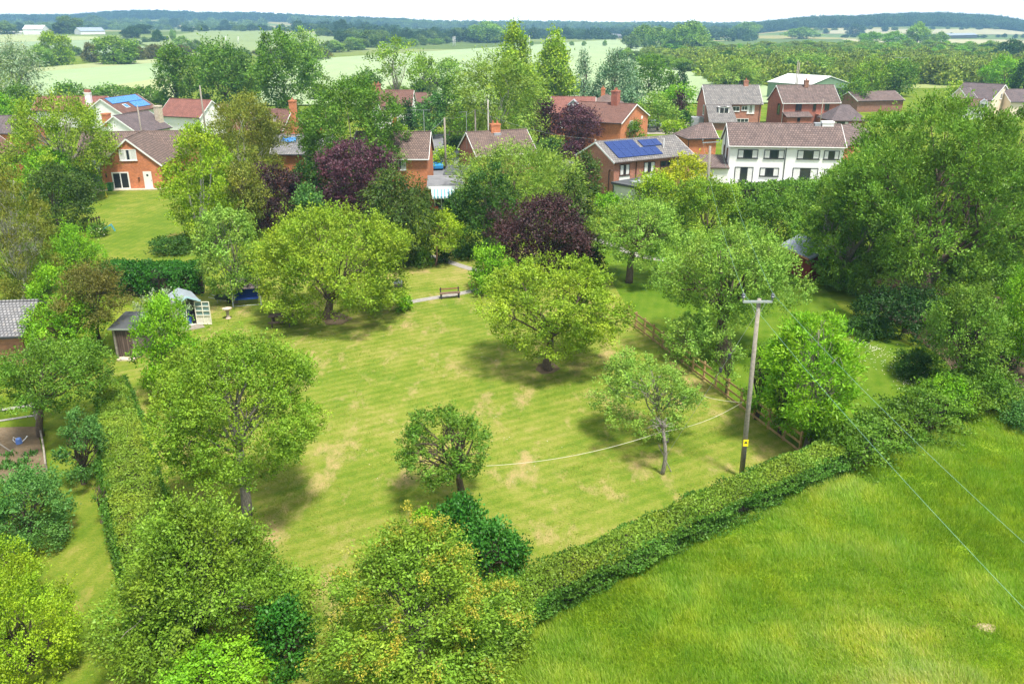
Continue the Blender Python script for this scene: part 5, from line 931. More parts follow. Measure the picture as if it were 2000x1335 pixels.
for i in range(3): MB().box(Lf*i/2-.06, Lf*i/2+.06, .045, .14, 0, 1.65).build('post', WOODN, r)
A, B = PZ(1945, 770), PZ(2030, 800); d = B-A; rz = math.atan2(d[1], d[0]); Lf = float(np.linalg.norm(d)); r = empty('field_fence', A, rz, 'low grey timber fence in the dark gap at the right edge', 'fence')
for i in range(4): MB().box(Lf*i/3-.05, Lf*i/3+.05, -.05, .05, 0, 1.2).build('post', WGREY, r)
for z in (.4, .95): MB().box(-.1, Lf+.1, -.09, -.055, z, z+.1).build('rail', WGREY, r)
A, B = PZ(1866, 151), PZ(1912, 151); r = empty('paddock_fence', A, 0, 'pale timber rail fence in the paddock at the right', 'fence'); Lf = B[0]-A[0]
for i in range(7): MB().box(Lf*i/6-.12, Lf*i/6+.12, -.1, .1, 0, 2.0).build('post', plain('pink_timber', (.42, .34, .28), .9), r)
for z in (.8, 1.6): MB().box(-.1, Lf+.1, -.14, -.105, z, z+.22).build('rail', MATS['pink_timber'], r)
A = PZ(878, 275); r = empty('log_rack', A, 0, 'open timber frame at the end of the tarmac drive', 'rack'); 
for x in (0, 1.5, 3): MB().box(x-.07, x+.07, -.07, .07, 0, 1.6).build('post', WDK, r)
MB().box(-.1, 3.1, -.1, .1, 1.601, 1.72).build('beam', WDK, r)
# daisies and fallen petals
DP = leafmat('daisy', [(.2, (.6, .6, .5)), (.8, (.8, .8, .78))], .1)
def flecks(name, label, boxes, n, seed, r=.035):
    rg = np.random.default_rng(seed); P = []
    for (cx, cy, rx, ry, k) in boxes:
        for _ in range(k): P.append(PZ(cx+rg.normal(0, rx), cy+rg.normal(0, ry), .05))
    P = np.array(P); m = len(P); tag(link(name, quads(name, leafquads(P, nrm(rg.normal(size=(m, 3))*np.array((1, 1, .1))), np.tile((0, 0, 1.), (m, 1)), r*2, .9), rg.random(m)), DP), label, 'flowers', kind='stuff')
flecks('daisies', 'white daisies scattered over the right lawn', [(1675, 666, 14, 4, 60), (1725, 695, 22, 12, 90), (1790, 735, 22, 14, 260), (1705, 680, 8, 3, 40), (1640, 715, 40, 25, 60)], 0, 3)
flecks('daisies', 'sparse white specks on the main lawn under the spreading tree', [(1000, 700, 90, 16, 40), (620, 655, 60, 10, 30), (870, 860, 120, 60, 30)], 0, 4, .025)

x, y, k = 1925, 1228, .42
mb = MB().lathe([(k, 0), (k*.75, .05), (k*.4, .1), (.03, .12)], 14); mb.v = [(a*(1+.25*math.sin(b*9)), b*.7, c+.05) for a, b, c in mb.v]
tag(mb.build('earth_mound', plain('dry_earth', (.34, .27, .16), .95, .35, 9), None, PZ(x, y), smooth=True), 'small bare earth mound in the meadow near the bottom right', 'mound')
# ------------------------------------------------------------------ trees and shrubs of the garden (nearest first)
tr_ = tree
tr_('hawthorn_tree', 'large spreading hawthorn with orange sprays among its leaves, bottom centre beside the hedge', 'tree', (815, 1330), (628, 985, 1035, 1370), 'haw', 'spray', BARKG, extra=('amber', 90, 110), stems=2, cov=1.5, Lk=1.25, over=dict(n=120, rc=.15, shape='bell'), dy=-.4)
tr_('hawthorn_tree', 'broad olive green hawthorn over the lower end of the left clipped hedge', 'tree', (400, 1260), (195, 600, 985, 1345), 'haw', 'spray', BARKG, stems=3, cov=1.5, Lk=1.25, over=dict(n=130, rc=.14, shape='bell'), dy=.2)
tr_('laurel_bush', 'dark glossy laurel bush at the right foot of the left hawthorn', 'shrub', (560, 1290), (495, 618, 1165, 1330), 'laurel', 'bush', trunk=True, Lk=1.35, cov=1.6)
tr_('laurel_bush', 'low bright green laurel at the very bottom under the left hawthorn', 'shrub', (430, 1345), (320, 520, 1250, 1390), 'bright', 'bush', Lk=1.2, cov=1.4, dy=-1)
tr_('laurel_bush', 'long leafy dark green laurel beside the small leaning apple tree', 'shrub', (905, 1075), (842, 965, 965, 1090), 'laurel', 'bush', Lk=1.5, cov=1.5)
tr_('laurel_bush', 'dark green laurel between the orange tinged hawthorn and the long clipped hedge', 'shrub', (955, 1120), (895, 1030, 1015, 1150), 'laurel', 'bush', Lk=1.5, cov=1.5)
tr_('sapling', 'small upright green shoot on the lawn above the orange tinged hawthorn', 'shrub', (830, 1045), (805, 853, 990, 1045), 'bright', 'bush', Lk=1.2, cov=.9, over=dict(n=12))
tr_('ivy_bush', 'olive shrub mixed into the near end of the long clipped hedge', 'shrub', (985, 1260), (935, 1040, 1130, 1290), 'haw', 'bush', cov=1.3)
tr_('plum_tree', 'bright yellow green bush in the bottom left corner of the photo', 'tree', (60, 1310), (-60, 150, 1125, 1370), 'lime', 'round', cov=1.15, over=dict(shoots=80))
tr_('plum_tree', 'yellow green bush above the bottom left corner, beside the dark green apple', 'tree', (10, 1190), (-80, 78, 1050, 1190), 'lime', 'round', cov=1.2)
tr_('apple_tree', 'bluish green low apple tree below the vegetable bed', 'tree', (60, 1055), (-35, 138, 915, 1075), 'cool', 'apple', cov=1.2, over=dict(n=45, rc=.28))
tr_('young_pear_tree', 'slender young fruit tree left of the clipped hedge', 'tree', (165, 945), (108, 208, 800, 935), 'cool', 'apple', cov=.8, over=dict(n=26, shoots=40))
tr_('sapling', 'thin spindly sapling at the left side of the clipped hedge', 'shrub', (200, 1020), (178, 222, 935, 1010), 'mid', 'open', cov=.35, over=dict(n=12))
tr_('apple_tree', 'big yellow green apple tree with a pale straight trunk, left foreground of the lawn', 'tree', (482, 1008), (300, 612, 662, 940), 'olive', 'apple', BARKG, cov=1.7, over=dict(n=140, shoots=240, rc=.175), tr=.2, fork=.62)
tr_('apple_tree', 'small crooked dark green apple tree with the washing line tied to it', 'tree', (912, 985), (780, 952, 795, 945), 'mid', 'apple', BARK, cov=.9, over=dict(n=44, rc=.2, shoots=60), tr=.17, fork=.55, limbs=16)
tr_('apple_tree', 'lichen covered grey apple tree with a broad low crown near the telegraph pole', 'tree', (1300, 862), (1160, 1366, 690, 850), 'pale', 'apple', BARKG, cov=.85, over=dict(n=60, rc=.22), tr=.15)
tr_('dead_tree', 'leaning bare grey trunk with broken twigs and a tied rope', 'tree', (1293, 925), (1255, 1325, 800, 850), 'brown', 'open', BARKG, cov=.12, tr=.09, fork=.9, limbs=14, over=dict(n=16))
tr_('maple_tree', 'spreading yellow green tree with a low hanging right lobe, middle of the lawn', 'tree', (1072, 722), (950, 1220, 505, 692), 'apple', 'apple', BARK, cov=1.25, over=dict(n=100, rc=.165, shoots=190), tr=.24)
tr_('maple_tree', 'huge yellow green tree with the picnic table at its left foot', 'tree', (640, 622), (500, 792, 408, 616), 'apple', 'apple', BARK, cov=1.3, over=dict(n=150, rc=.16, shoots=230), tr=.3, fork=.3)
tr_('apple_tree', 'big apple tree with a forked dark trunk behind the rail fence', 'tree', (1410, 685), (1284, 1572, 445, 622), 'pale', 'apple', BARK, cov=1.1, over=dict(n=130, rc=.16, shoots=320, up=.9, shape='round'), tr=.36, fork=.5, limbs=16)
tr_('apple_tree', 'apple tree with a curved trunk on the green lawn beside the weeping conifer', 'tree', (1228, 552), (1158, 1335, 388, 520), 'pale', 'apple', BARK, cov=1.1, over=dict(n=70), tr=.27, fork=.6)
tr_('pear_tree', 'upright light green tree with a leaning trunk beside the swing seat', 'tree', (462, 592), (380, 500, 408, 570), 'pale', 'apple', BARKG, cov=1.15, over=dict(shape='round', n=60), tr=.14)
tr_('hazel_tree', 'bright green leafy tree in front of the summerhouse, right of the old shed', 'tree', (318, 770), (259, 395, 580, 780), 'bright', 'apple', BARK, cov=1.25, over=dict(shape='round'), tr=.15)
tr_('hawthorn_tree', 'brownish leafed hawthorn over the roof of the weathered shed', 'tree', (205, 690), (105, 252, 515, 634), 'brown', 'spray', BARKD, cov=1.2)
tr_('lichen_tree', 'small grey lichened tree beside the summerhouse roof', 'tree', (325, 690), (262, 372, 565, 650), 'silver', 'open', BARKG, cov=.55, limbs=20)
tr_('ash_tree', 'bright green tree left of the weathered shed, over the dark path', 'tree', (130, 700), (45, 200, 575, 690), 'bright', 'round', BARK, cov=1.2, over=dict(shoots=60))
tr_('ash_tree', 'wide green tree over the fence above the vegetable bed', 'tree', (80, 850), (-30, 215, 665, 800), 'mid', 'round', BARK, cov=1.2, over=dict(n=60, shoots=60), tr=.16)
tr_('hazel_tree', 'green tree at the left edge behind the slate roofed building', 'tree', (60, 660), (55, 150, 520, 640), 'bright', 'round', BARK)
tr_('birch_tree', 'yellowish birch with pale bare stems at the left edge', 'tree', (45, 600), (-50, 112, 335, 575), 'birch', 'open', BARKW, cov=1.1, over=dict(W=.4, n=70, rc=.24), stems=3, limbs=18, tr=.12)
tr_('cypress_tree', 'dark olive conifer just behind the yellowish birch', 'tree', (115, 455), (30, 178, 325, 448), 'yew', 'dome', BARK, cov=1.35)
tr_('privet_bush', 'rounded yellow green bush below the dark olive conifer', 'shrub', (150, 520), (88, 205, 440, 530), 'bright', 'bush', Lk=.9)
tr_('privet_bush', 'green bushes above the brownish hawthorn at the left', 'shrub', (60, 560), (0, 130, 480, 580), 'mid', 'bush')
tr_('rose_bush', 'low shrub with white flowers at the left edge of the house lawn', 'shrub', (190, 462), (170, 212, 430, 462), 'mid', 'bush', extra=('white', 14, 4))
tr_('shrub', 'low grey green shrub bed under the lime green tree, right side of the house lawn', 'shrub', (335, 492), (292, 380, 460, 495), 'dark', 'bush', trunk=False)
tr_('willow_tree', 'bright grass green leafy tree with a willow habit at the end of the rail fence', 'tree', (1575, 868), (1492, 1676, 618, 845), 'bright', 'apple', BARKG, cov=1.45, over=dict(W=.34, ll=1.6, n=110, rc=.22, up=.2, shape='column'), tr=.16, stems=2)
tr_('fruit_tree', 'small loose fruit tree against the rail fence, left of the forked apple trunk', 'tree', (1360, 712), (1300, 1412, 612, 705), 'pale', 'apple', BARK, cov=.75, over=dict(n=30), tr=.08)
tr_('fruit_tree', 'thin espalier fruit tree on the rail fence at the washing line post', 'tree', (1421, 772), (1388, 1455, 640, 745), 'pale', 'open', BARK, cov=.6, over=dict(n=26), tr=.07)
tr_('fruit_tree', 'fruit tree with a dark trunk just behind the telegraph pole', 'tree', (1476, 818), (1450, 1520, 670, 800), 'mid', 'open', BARKD, cov=.9, over=dict(n=30), tr=.11)
tr_('fruit_tree', 'short dark trunked fruit tree between the telegraph pole and the willow', 'tree', (1522, 850), (1495, 1560, 730, 830), 'mid', 'open', BARKD, cov=.9, over=dict(n=26), tr=.1)
tr_('hedgerow_shrub', 'loose shrub right where the clipped hedge ends under the wires', 'shrub', (1640, 905), (1595, 1690, 815, 905), 'mid', 'bush', over=dict(n=50))
tr_('hedgerow_shrub', 'rounded light green hedge shrub between the meadow and the daisy lawn', 'shrub', (1850, 812), (1800, 1905, 735, 812), 'bright', 'bush', over=dict(n=50))
tr_('hedgerow_shrub', 'last green hedge shrub beside the dark gap at the right edge', 'shrub', (1935, 790), (1860, 1990, 715, 800), 'mid', 'bush')
tr_('hedgerow_shrub', 'weedy green bush at the right edge of the meadow below the dark gap', 'shrub', (2020, 840), (1955, 2080, 780, 850), 'cool', 'bush')
tr_('hawthorn_tree', 'rounded green hawthorn with yellowing tips at the right above the hedge shrubs', 'tree', (1885, 760), (1805, 1972, 560, 735), 'ash', 'bush', BARKD, cov=1.35, over=dict(n=60), extra=('olive', 20, 30))
tr_('hawthorn_tree', 'green tree cut by the right edge above the dark gap', 'tree', (2015, 740), (1935, 2100, 520, 700), 'bright', 'bush', BARKD, cov=1.3, over=dict(n=50))
tr_('ash_tree', 'enormous spreading ash tree filling the right side beyond the lawn', 'tree', (1800, 590), (1604, 2060, 205, 590), 'ash', 'big', BARK, cov=1.4, tr=.5, limbs=16, dy=2)
tr_('ash_tree', 'left skirt of ash branches hanging over the red shed', 'tree', (1640, 560), (1560, 1790, 330, 560), 'ash', 'big', BARKG, cov=1.1, over=dict(n=70, rc=.2), tr=.3)
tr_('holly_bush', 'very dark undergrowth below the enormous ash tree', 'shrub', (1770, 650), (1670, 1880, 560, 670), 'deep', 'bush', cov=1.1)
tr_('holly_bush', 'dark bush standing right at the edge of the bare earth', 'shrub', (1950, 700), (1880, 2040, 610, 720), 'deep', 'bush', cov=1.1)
tr_('shrub', 'dark green border plants along the far side of the daisy lawn', 'shrub', (1700, 652), (1640, 1745, 615, 665), 'dark', 'bush', trunk=False)
tr_('shrub', 'clump of dark green border plants nearest the daisies', 'shrub', (1790, 735), (1745, 1835, 680, 740), 'dark', 'bush', trunk=False)
# trees between the garden and the houses
tr_('copper_beech', 'round dark purple tree directly behind the spreading lawn tree', 'tree', (1060, 545), (965, 1160, 385, 535), 'maroon', 'dome', BARKD, cov=1.5, over=dict(n=70))
tr_('lime_shrub', 'tall yellow green shrub at the left foot of the round purple tree', 'shrub', (962, 570), (920, 1003, 478, 575), 'bright', 'bush', over=dict(n=40))
tr_('weeping_conifer', 'drooping yellow tinged conifer at the right of the round purple tree', 'tree', (1128, 530), (1070, 1180, 350, 540), 'yew', 'weep', BARK, cov=1.3, extra=('birch', 50, 26))
tr_('cypress_tree', 'broad dark green conifer left of the round purple tree', 'tree', (952, 500), (892, 1015, 325, 500), 'dark', 'dome', BARK, cov=1.4, over=dict(n=70))
tr_('weeping_conifer', 'grey green drooping conifer left of the striped awning', 'tree', (785, 515), (708, 855, 335, 510), 'yew', 'weep', BARK, cov=1.4, extra=('birch', 40, 20), over=dict(shape='dome'))
tr_('young_cherry_tree', 'little lime green tree with a pinkish trunk beside the paved path', 'tree', (851, 518), (818, 902, 410, 488), 'lime', 'round', bark('bark_pink', (.36, .2, .15)), cov=1.0, tr=.07, fork=.6)
tr_('rose_bush', 'pink flowering bush at the foot of the little lime green tree', 'shrub', (826, 520), (808, 846, 480, 528), 'mid', 'bush')
tr_('shrub', 'grey green rounded shrub behind the pink flowering bush', 'shrub', (802, 515), (780, 828, 488, 522), 'dark', 'bush', trunk=False)
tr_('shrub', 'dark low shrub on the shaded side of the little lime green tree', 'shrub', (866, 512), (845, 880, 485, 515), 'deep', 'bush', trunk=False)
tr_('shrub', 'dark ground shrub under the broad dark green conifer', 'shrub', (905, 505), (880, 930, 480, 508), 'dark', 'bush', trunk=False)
tr_('nettle_clump', 'green weeds at the lower right edge of the huge tree by the bird table', 'shrub', (790, 605), (768, 805, 572, 608), 'bright', 'bush', trunk=False)
tr_('willow_shrub', 'feathery light green willow in front of the brick bungalow', 'tree', (1000, 425), (895, 1130, 283, 420), 'willow', 'willow', BARK, cov=1.35, over=dict(n=80, up=.5))
tr_('lime_tree', 'vivid lime green tree right of the orange brick gable', 'tree', (388, 475), (318, 458, 250, 480), 'lime', 'round', BARKW, cov=1.4, over=dict(n=80, shoots=80, rc=.26))
tr_('silver_birch', 'tall olive green birch with white stems behind the vivid lime tree', 'tree', (470, 395), (392, 560, 190, 390), 'birch', 'round', BARKW, cov=1.05, limbs=14, over=dict(n=60, rc=.25, W=.45))
tr_('copper_beech', 'brownish purple tree in front of the white stemmed birch', 'tree', (525, 445), (460, 588, 325, 445), 'maroon', 'dome', BARKD, cov=1.3)
tr_('copper_beech', 'vivid purple tree below the great green tree near the centre left', 'tree', (690, 430), (612, 768, 278, 430), 'plum', 'dome', BARKD, cov=1.25, over=dict(n=60, shoots=60))
tr_('sycamore_tree', 'great green tree standing above the vivid purple tree', 'tree', (680, 385), (585, 785, 155, 360), 'mid', 'apple', BARKG, cov=1.35, over=dict(shape='round', n=110, rc=.2))
tr_('laurel_bush', 'dark green mass below the great green tree, left of the vivid purple tree', 'shrub', (600, 430), (560, 640, 320, 430), 'dark', 'round')
tr_('hazel_tree', 'green hazel between the two purple trees', 'shrub', (600, 450), (572, 630, 360, 445), 'cool', 'bush')
tr_('elder_bush', 'olive green growth at the left foot of the brownish purple tree', 'shrub', (465, 470), (435, 520, 320, 430), 'birch', 'round')
tr_('oak_tree', 'big golden green oak with white dead branches at the upper left', 'tree', (152, 385), (0, 222, 188, 352), 'apple', 'spray', BARKG, cov=1.05, limbs=26, tr=.42, over=dict(n=90, rc=.17, W=.6, sq=.5))
tr_('walnut_tree', 'green tree at the left of the orange brick gable, below the oak', 'tree', (75, 400), (20, 150, 290, 400), 'bright', 'round', BARK)
tr_('climbing_shrub', 'green climber hiding the conservatory beside the orange brick gable', 'shrub', (172, 392), (148, 206, 318, 388), 'mid', 'bush')
tr_('laurel_bush', 'dark bush beside the white post left of the orange brick gable', 'shrub', (155, 400), (132, 176, 325, 385), 'deep', 'bush')
tr_('holly_bush', 'dark bush at the far left below the red brick wall', 'shrub', (5, 400), (-20, 25, 320, 400), 'dark', 'bush')
tr_('conifer', 'narrow dark drooping conifer in front of the solar roofed house', 'tree', (1146, 400), (1116, 1174, 298, 395), 'yew', 'cone', BARK, cov=1.3, over=dict(shape='column'))
tr_('golden_conifer', 'golden yellow rounded conifer right of the small garage with the roof light', 'tree', (1345, 400), (1290, 1388, 303, 405), 'gold', 'bush', BARK, cov=1.3, over=dict(n=50), Lk=.9)
tr_('golden_shrub', 'yellow green shrub against the white garage wall', 'shrub', (1275, 410), (1238, 1318, 335, 410), 'lime', 'bush', over=dict(n=40))
tr_('cherry_tree', 'loose light green tree behind the curved trunk apple', 'tree', (1290, 460), (1220, 1340, 395, 470), 'pale', 'round')
tr_('field_maple', 'olive green tree above the big forked apple', 'tree', (1385, 470), (1310, 1460, 350, 470), 'olive', 'apple', BARK, over=dict(n=60))
tr_('field_maple', 'deep green tree above the red garden shed', 'tree', (1500, 480), (1430, 1580, 375, 480), 'mid', 'apple', BARK, over=dict(n=60))
tr_('viburnum_bush', 'green bush at the corner where the ash meets the white house', 'shrub', (1600, 420), (1545, 1650, 345, 430), 'mid', 'bush')
tr_('hedge_shrub', 'low green shrub behind the wooden fence of the solar roofed house', 'shrub', (1185, 420), (1160, 1212, 375, 412), 'bright', 'bush')
tr_('laurel_bush', 'green shrub right of the striped awning terrace', 'shrub', (888, 430), (868, 912, 375, 430), 'dark', 'bush')
tr_('acer_tree', 'yellow green rounded tree by the tarmac drive', 'tree', (868, 328), (841, 899, 285, 325), 'lime', 'bush', BARK, cov=1.1, tr=.12)
tr_('willow_tree', 'tall weeping birch with feathery grey green foliage near the top centre', 'tree', (975, 305), (885, 1058, 108, 290), 'willow', 'willow', BARKW, cov=1.3, over=dict(n=80), limbs=12)
tr_('lime_tree', 'yellow green skirt of foliage at the lower right of the weeping birch', 'tree', (1030, 270), (990, 1048, 200, 262), 'bright', 'round')
tr_('yew_tree', 'dark green tree to the left of the weeping birch', 'tree', (880, 265), (850, 915, 150, 255), 'mid', 'round')
tr_('hazel_tree', 'bushy green tree behind the white cottage cone shaped evergreen', 'tree', (838, 270), (808, 872, 182, 262), 'cool', 'round')
tr_('golden_cypress', 'pointed light green conifer in front of the weeping birch', 'tree', (900, 270), (877, 925, 215, 268), 'bright', 'cone')
tr_('cone_evergreen', 'dark cone shaped evergreen by the orange door of the white cottage', 'tree', (797, 262), (776, 818, 195, 258), 'deep', 'cone', cov=1.5)
tr_('privet_bush', 'clipped bright green shrub below the orange door', 'shrub', (780, 268), (762, 798, 242, 264), 'lime', 'bush')
tr_('copper_beech', 'purple tree left of the old red brick house', 'tree', (1048, 288), (1030, 1092, 193, 280), 'purple', 'round', BARKD, cov=1.2)
tr_('copper_beech', 'purple tree in front of the old red brick house', 'tree', (1128, 300), (1085, 1172, 205, 285), 'plum', 'round', BARKD, cov=1.2)
tr_('plum_shrub', 'low purple shrub left of the solar roofed house', 'shrub', (1115, 318), (1095, 1140, 275, 314), 'plum', 'bush')
tr_('white_rose_bush', 'dark green bush speckled white between the purple trees', 'shrub', (1075, 312), (1050, 1105, 268, 308), 'dark', 'bush', extra=('white', 8, 3))
tr_('plum_tree', 'round green tree against the front of the old red brick house', 'tree', (1212, 290), (1172, 1258, 225, 275), 'mid', 'dome')
tr_('apple_tree', 'round grey green tree to the right of the old red brick house', 'tree', (1285, 255), (1243, 1328, 182, 248), 'pale', 'dome', BARK, cov=1.4)
tr_('golden_shrub', 'yellow green shrub behind the solar roof', 'shrub', (1318, 272), (1292, 1342, 236, 266), 'lime', 'bush')
tr_('laurel_bush', 'dark green bush left of the dormered brick house', 'shrub', (1335, 250), (1320, 1352, 215, 246), 'dark', 'bush')
tr_('copper_plum', 'small dark purple tree between the round green tree and the dormered house', 'tree', (1330, 232), (1312, 1345, 178, 225), 'purple', 'round')
tr_('fir_tree', 'pale young fir tree left of the blue cedar', 'tree', (1140, 198), (1122, 1160, 98, 192), 'bluec', 'layer', cov=1.0, over=dict(sq=.5))
tr_('blue_cedar', 'blue grey cedar with layered branches above the old red brick house', 'tree', (1200, 205), (1150, 1255, 104, 205), 'bluec', 'layer', BARK, cov=1.2, over=dict(n=80, rc=.26))
tr_('evergreen_tree', 'dark domed evergreen right of the blue cedar', 'tree', (1266, 188), (1230, 1302, 108, 182), 'mid', 'dome', cov=1.4)
tr_('fir_tree', 'small green fir to the right of the dark domed evergreen', 'tree', (1308, 205), (1286, 1326, 138, 200), 'mid', 'cone')
tr_('fir_tree', 'dark narrow fir at the edge of the pale field', 'tree', (1332, 180), (1316, 1344, 125, 172), 'deep', 'cone')
tr_('laburnum_tree', 'green shrubbery behind the round grey green tree', 'tree', (1335, 225), (1290, 1362, 165, 215), 'bright', 'bush')
tr_('dawn_redwood', 'tall tapering lime green conifer, left one of the pair', 'tree', (1008, 215), (966, 1050, 53, 205), 'lime', 'cone', BARK, cov=2.6, over=dict(n=170, rc=.2, shoots=40), H0=0)
tr_('dawn_redwood', 'tall tapering lime green conifer, right one of the pair', 'tree', (1082, 205), (1040, 1122, 66, 198), 'lime', 'cone', BARK, cov=2.6, over=dict(n=170, rc=.2, shoots=40))
tr_('beech_tree', 'dark green tree left of the two tall trees at the upper left', 'tree', (345, 210), (303, 395, 90, 205), 'mid', 'round', BARK, cov=1.45)
tr_('beech_tree', 'broad dark green tree above the pink roofed cottage', 'tree', (442, 212), (380, 500, 82, 205), 'mid', 'round', BARK, cov=1.5, over=dict(n=60))
tr_('oak_tree', 'olive green tree at the foot of the broad dark green tree', 'tree', (478, 210), (450, 510, 150, 205), 'olive', 'round')
tr_('lime_tree', 'tall grey green tree right of the broad dark green tree', 'tree', (556, 225), (498, 618, 64, 212), 'mid', 'apple', BARKG, cov=1.35, over=dict(shape='round', n=80))
tr_('willow_tree', 'pale poplar showing behind the tall grey green tree', 'tree', (600, 170), (560, 632, 58, 165), 'pale', 'round')
tr_('robinia_tree', 'tall open tree with bare spreading limbs against the pale field', 'tree', (772, 205), (716, 828, 74, 150), 'olive', 'open', BARKG, cov=.62, limbs=18, tr=.3, fork=.25, over=dict(n=50, rc=.15))
tr_('holm_tree', 'olive green tree at the right foot of the tall open tree', 'tree', (825, 195), (796, 850, 108, 188), 'olive', 'round')
tr_('copper_beech', 'purple tree top beside the brown farm roof', 'tree', (843, 190), (825, 860, 143, 182), 'purple', 'round')
tr_('hazel_tree', 'green hedge trees left of the white cottage chimney', 'tree', (712, 200), (675, 748, 138, 190), 'mid', 'bush')
tr_('hazel_tree', 'light green bush behind the weeping birch, left side', 'tree', (875, 190), (845, 905, 115, 175), 'pale', 'round')
tr_('white_willow', 'silver grey willow at the upper left edge', 'tree', (30, 215), (-20, 90, 82, 205), 'silver', 'willow', BARKG, cov=1.2, over=dict(n=60))
tr_('hawthorn_tree', 'green bushes below the silver willow', 'tree', (50, 235), (-10, 75, 165, 235), 'mid', 'bush')
tr_('hawthorn_tree', 'yellow green bush at the left edge below the silver willow', 'tree', (5, 260), (-30, 40, 185, 255), 'bright', 'bush')
tr_('garden_hedge_tree', 'green hedge trees behind the long red roof, left half', 'tree', (145, 190), (105, 175, 160, 192), 'mid', 'bush')
tr_('garden_hedge_tree', 'green hedge trees behind the long red roof, right half', 'tree', (215, 190), (170, 262, 166, 190), 'mid', 'bush')
tr_('garden_hedge_tree', 'rounded green bush between the solar roof and the beech', 'tree', (285, 200), (255, 320, 168, 200), 'mid', 'bush')
tr_('fir_tree', 'dark blue green fir right of the cream chimney', 'tree', (360, 250), (330, 390, 203, 248), 'dark', 'dome')
tr_('privet_bush', 'yellow green bush in front of the grey roof', 'shrub', (305, 262), (273, 335, 233, 262), 'bright', 'bush')
tr_('privet_bush', 'light green bushes right of the pink cottage chimney', 'shrub', (570, 265), (545, 605, 232, 268), 'bright', 'bush')
tr_('lime_tree', 'sunlit pale green bush by the road, left of the great green tree', 'tree', (500, 305), (480, 560, 250, 330), 'birch', 'round')
tr_('hazel_tree', 'green tree right of the twin brick house extension', 'tree', (1672, 215), (1638, 1702, 155, 210), 'mid', 'round')
tr_('sycamore_tree', 'dark green tree with a yellow patch right of the barn', 'tree', (1748, 188), (1722, 1795, 118, 182), 'mid', 'round', extra=('lime', 10, 12))
tr_('sycamore_tree', 'green tree between the barn and the dark green tree', 'tree', (1700, 188), (1660, 1735, 115, 182), 'olive', 'round')
tr_('lime_tree', 'broad yellow green tree at the right beyond the paddock', 'tree', (1960, 178), (1915, 2005, 110, 172), 'bright', 'dome')
tr_('holm_oak', 'dark tree cut by the right edge near the cream gable', 'tree', (1995, 190), (1972, 2030, 120, 185), 'deep', 'round')
tr_('golden_shrub', 'yellow conifer poking out above the enormous ash', 'tree', (1870, 215), (1842, 1892, 160, 200), 'lime', 'column')
tr_('willow_tree', 'pale yellow weeping willow behind the dormered brick house', 'tree', (1445, 168), (1392, 1502, 113, 165), 'willow', 'willow', cov=1.3, Lk=.9, extra=('straw', 12, 12))
tr_('poplar_tree', 'pale green tree behind the barn', 'tree', (1570, 155), (1530, 1625, 105, 150), 'pale', 'round')
tr_('holly_bush', 'dark bush left of the white roofed barn', 'tree', (1540, 158), (1525, 1560, 118, 150), 'dark', 'bush')

tr_('ash_tree', 'right flank of the ash woodland, reaching the right edge of the photo', 'tree', (1985, 560), (1850, 2140, 225, 565), 'ash', 'big', BARK, cov=1.35, over=dict(n=90), tr=.35)
tr_('ash_tree', 'upper left flank of the ash woodland, touching the white house', 'tree', (1715, 520), (1596, 1840, 268, 520), 'ash', 'big', BARK, cov=1.3, over=dict(n=80), tr=.35)
HAZE = .00027
# ------------------------------------------------------------------ far trees, hedgerows, woods
PROTO = {}
def protomesh(kind, i, N=1700):
    k = (kind, i)
    if k not in PROTO:
        rng = np.random.default_rng(900+i*17+len(kind)); st = dict(ST[kind]); st['n'] = 22; st['rc'] = .36; st['shoots'] = 0; st['tuft'] = 6
        V, lv, C, R = cloud(rng, 1, 1, .85, st, .115, 2.0); V = V[:] + np.array((0, 0, .92)); PROTO[k] = quads('far_crown', V, lv)
        mb = MB(); limb(mb, rng, (0, 0, -.15), (0, 0, .9), .09, .04, 3, .02, n=5); PROTO[k+('t',)] = mb.mesh('far_trunk'); PROTO[k].materials.append(LM['far']); PROTO[k+('t',)].materials.append(BARKD)
    return PROTO[k], PROTO[k+('t',)]
def fartree(px, py, wpx, hpx, mat, label, group, rng, kind='dome', trunk=True, name='hedgerow_tree', cat='tree'):
    P = G(px, py); s = mpp(P); a = wpx/2*s; h = hpx*s
    cm, tm = protomesh(kind, int(rng.integers(0, 4)))
    r = empty(name, P, float(rng.uniform(0, 6.28)), label, cat, group)
    c = bpy.data.objects.new('crown', cm); COL.objects.link(c); c.parent = r; c.scale = (a*rng.uniform(.85, 1.15), a*rng.uniform(.85, 1.15), h/1.8)
    c.material_slots[0].link = 'OBJECT'; c.material_slots[0].material = LM[mat]
    if trunk:
        t = bpy.data.objects.new('trunk', tm); COL.objects.link(t); t.parent = r; t.scale = (a, a, h/1.8)
    return r
frng = np.random.default_rng(77)
def row(x0, y0, x1, y1, n, w, h, mats, label, group, jx=.4, jy=1.0, name='hedgerow_tree', kind='dome', cat='tree'):
    for i in range(n):
        t = (i+.5+frng.uniform(-jx, jx))/n; x = x0+(x1-x0)*t; y = y0+(y1-y0)*t+frng.uniform(-jy, jy)
        fartree(x, y, frng.uniform(*w), frng.uniform(*h), mats[int(frng.integers(len(mats)))], label, group, frng, kind, name=name, cat=cat)
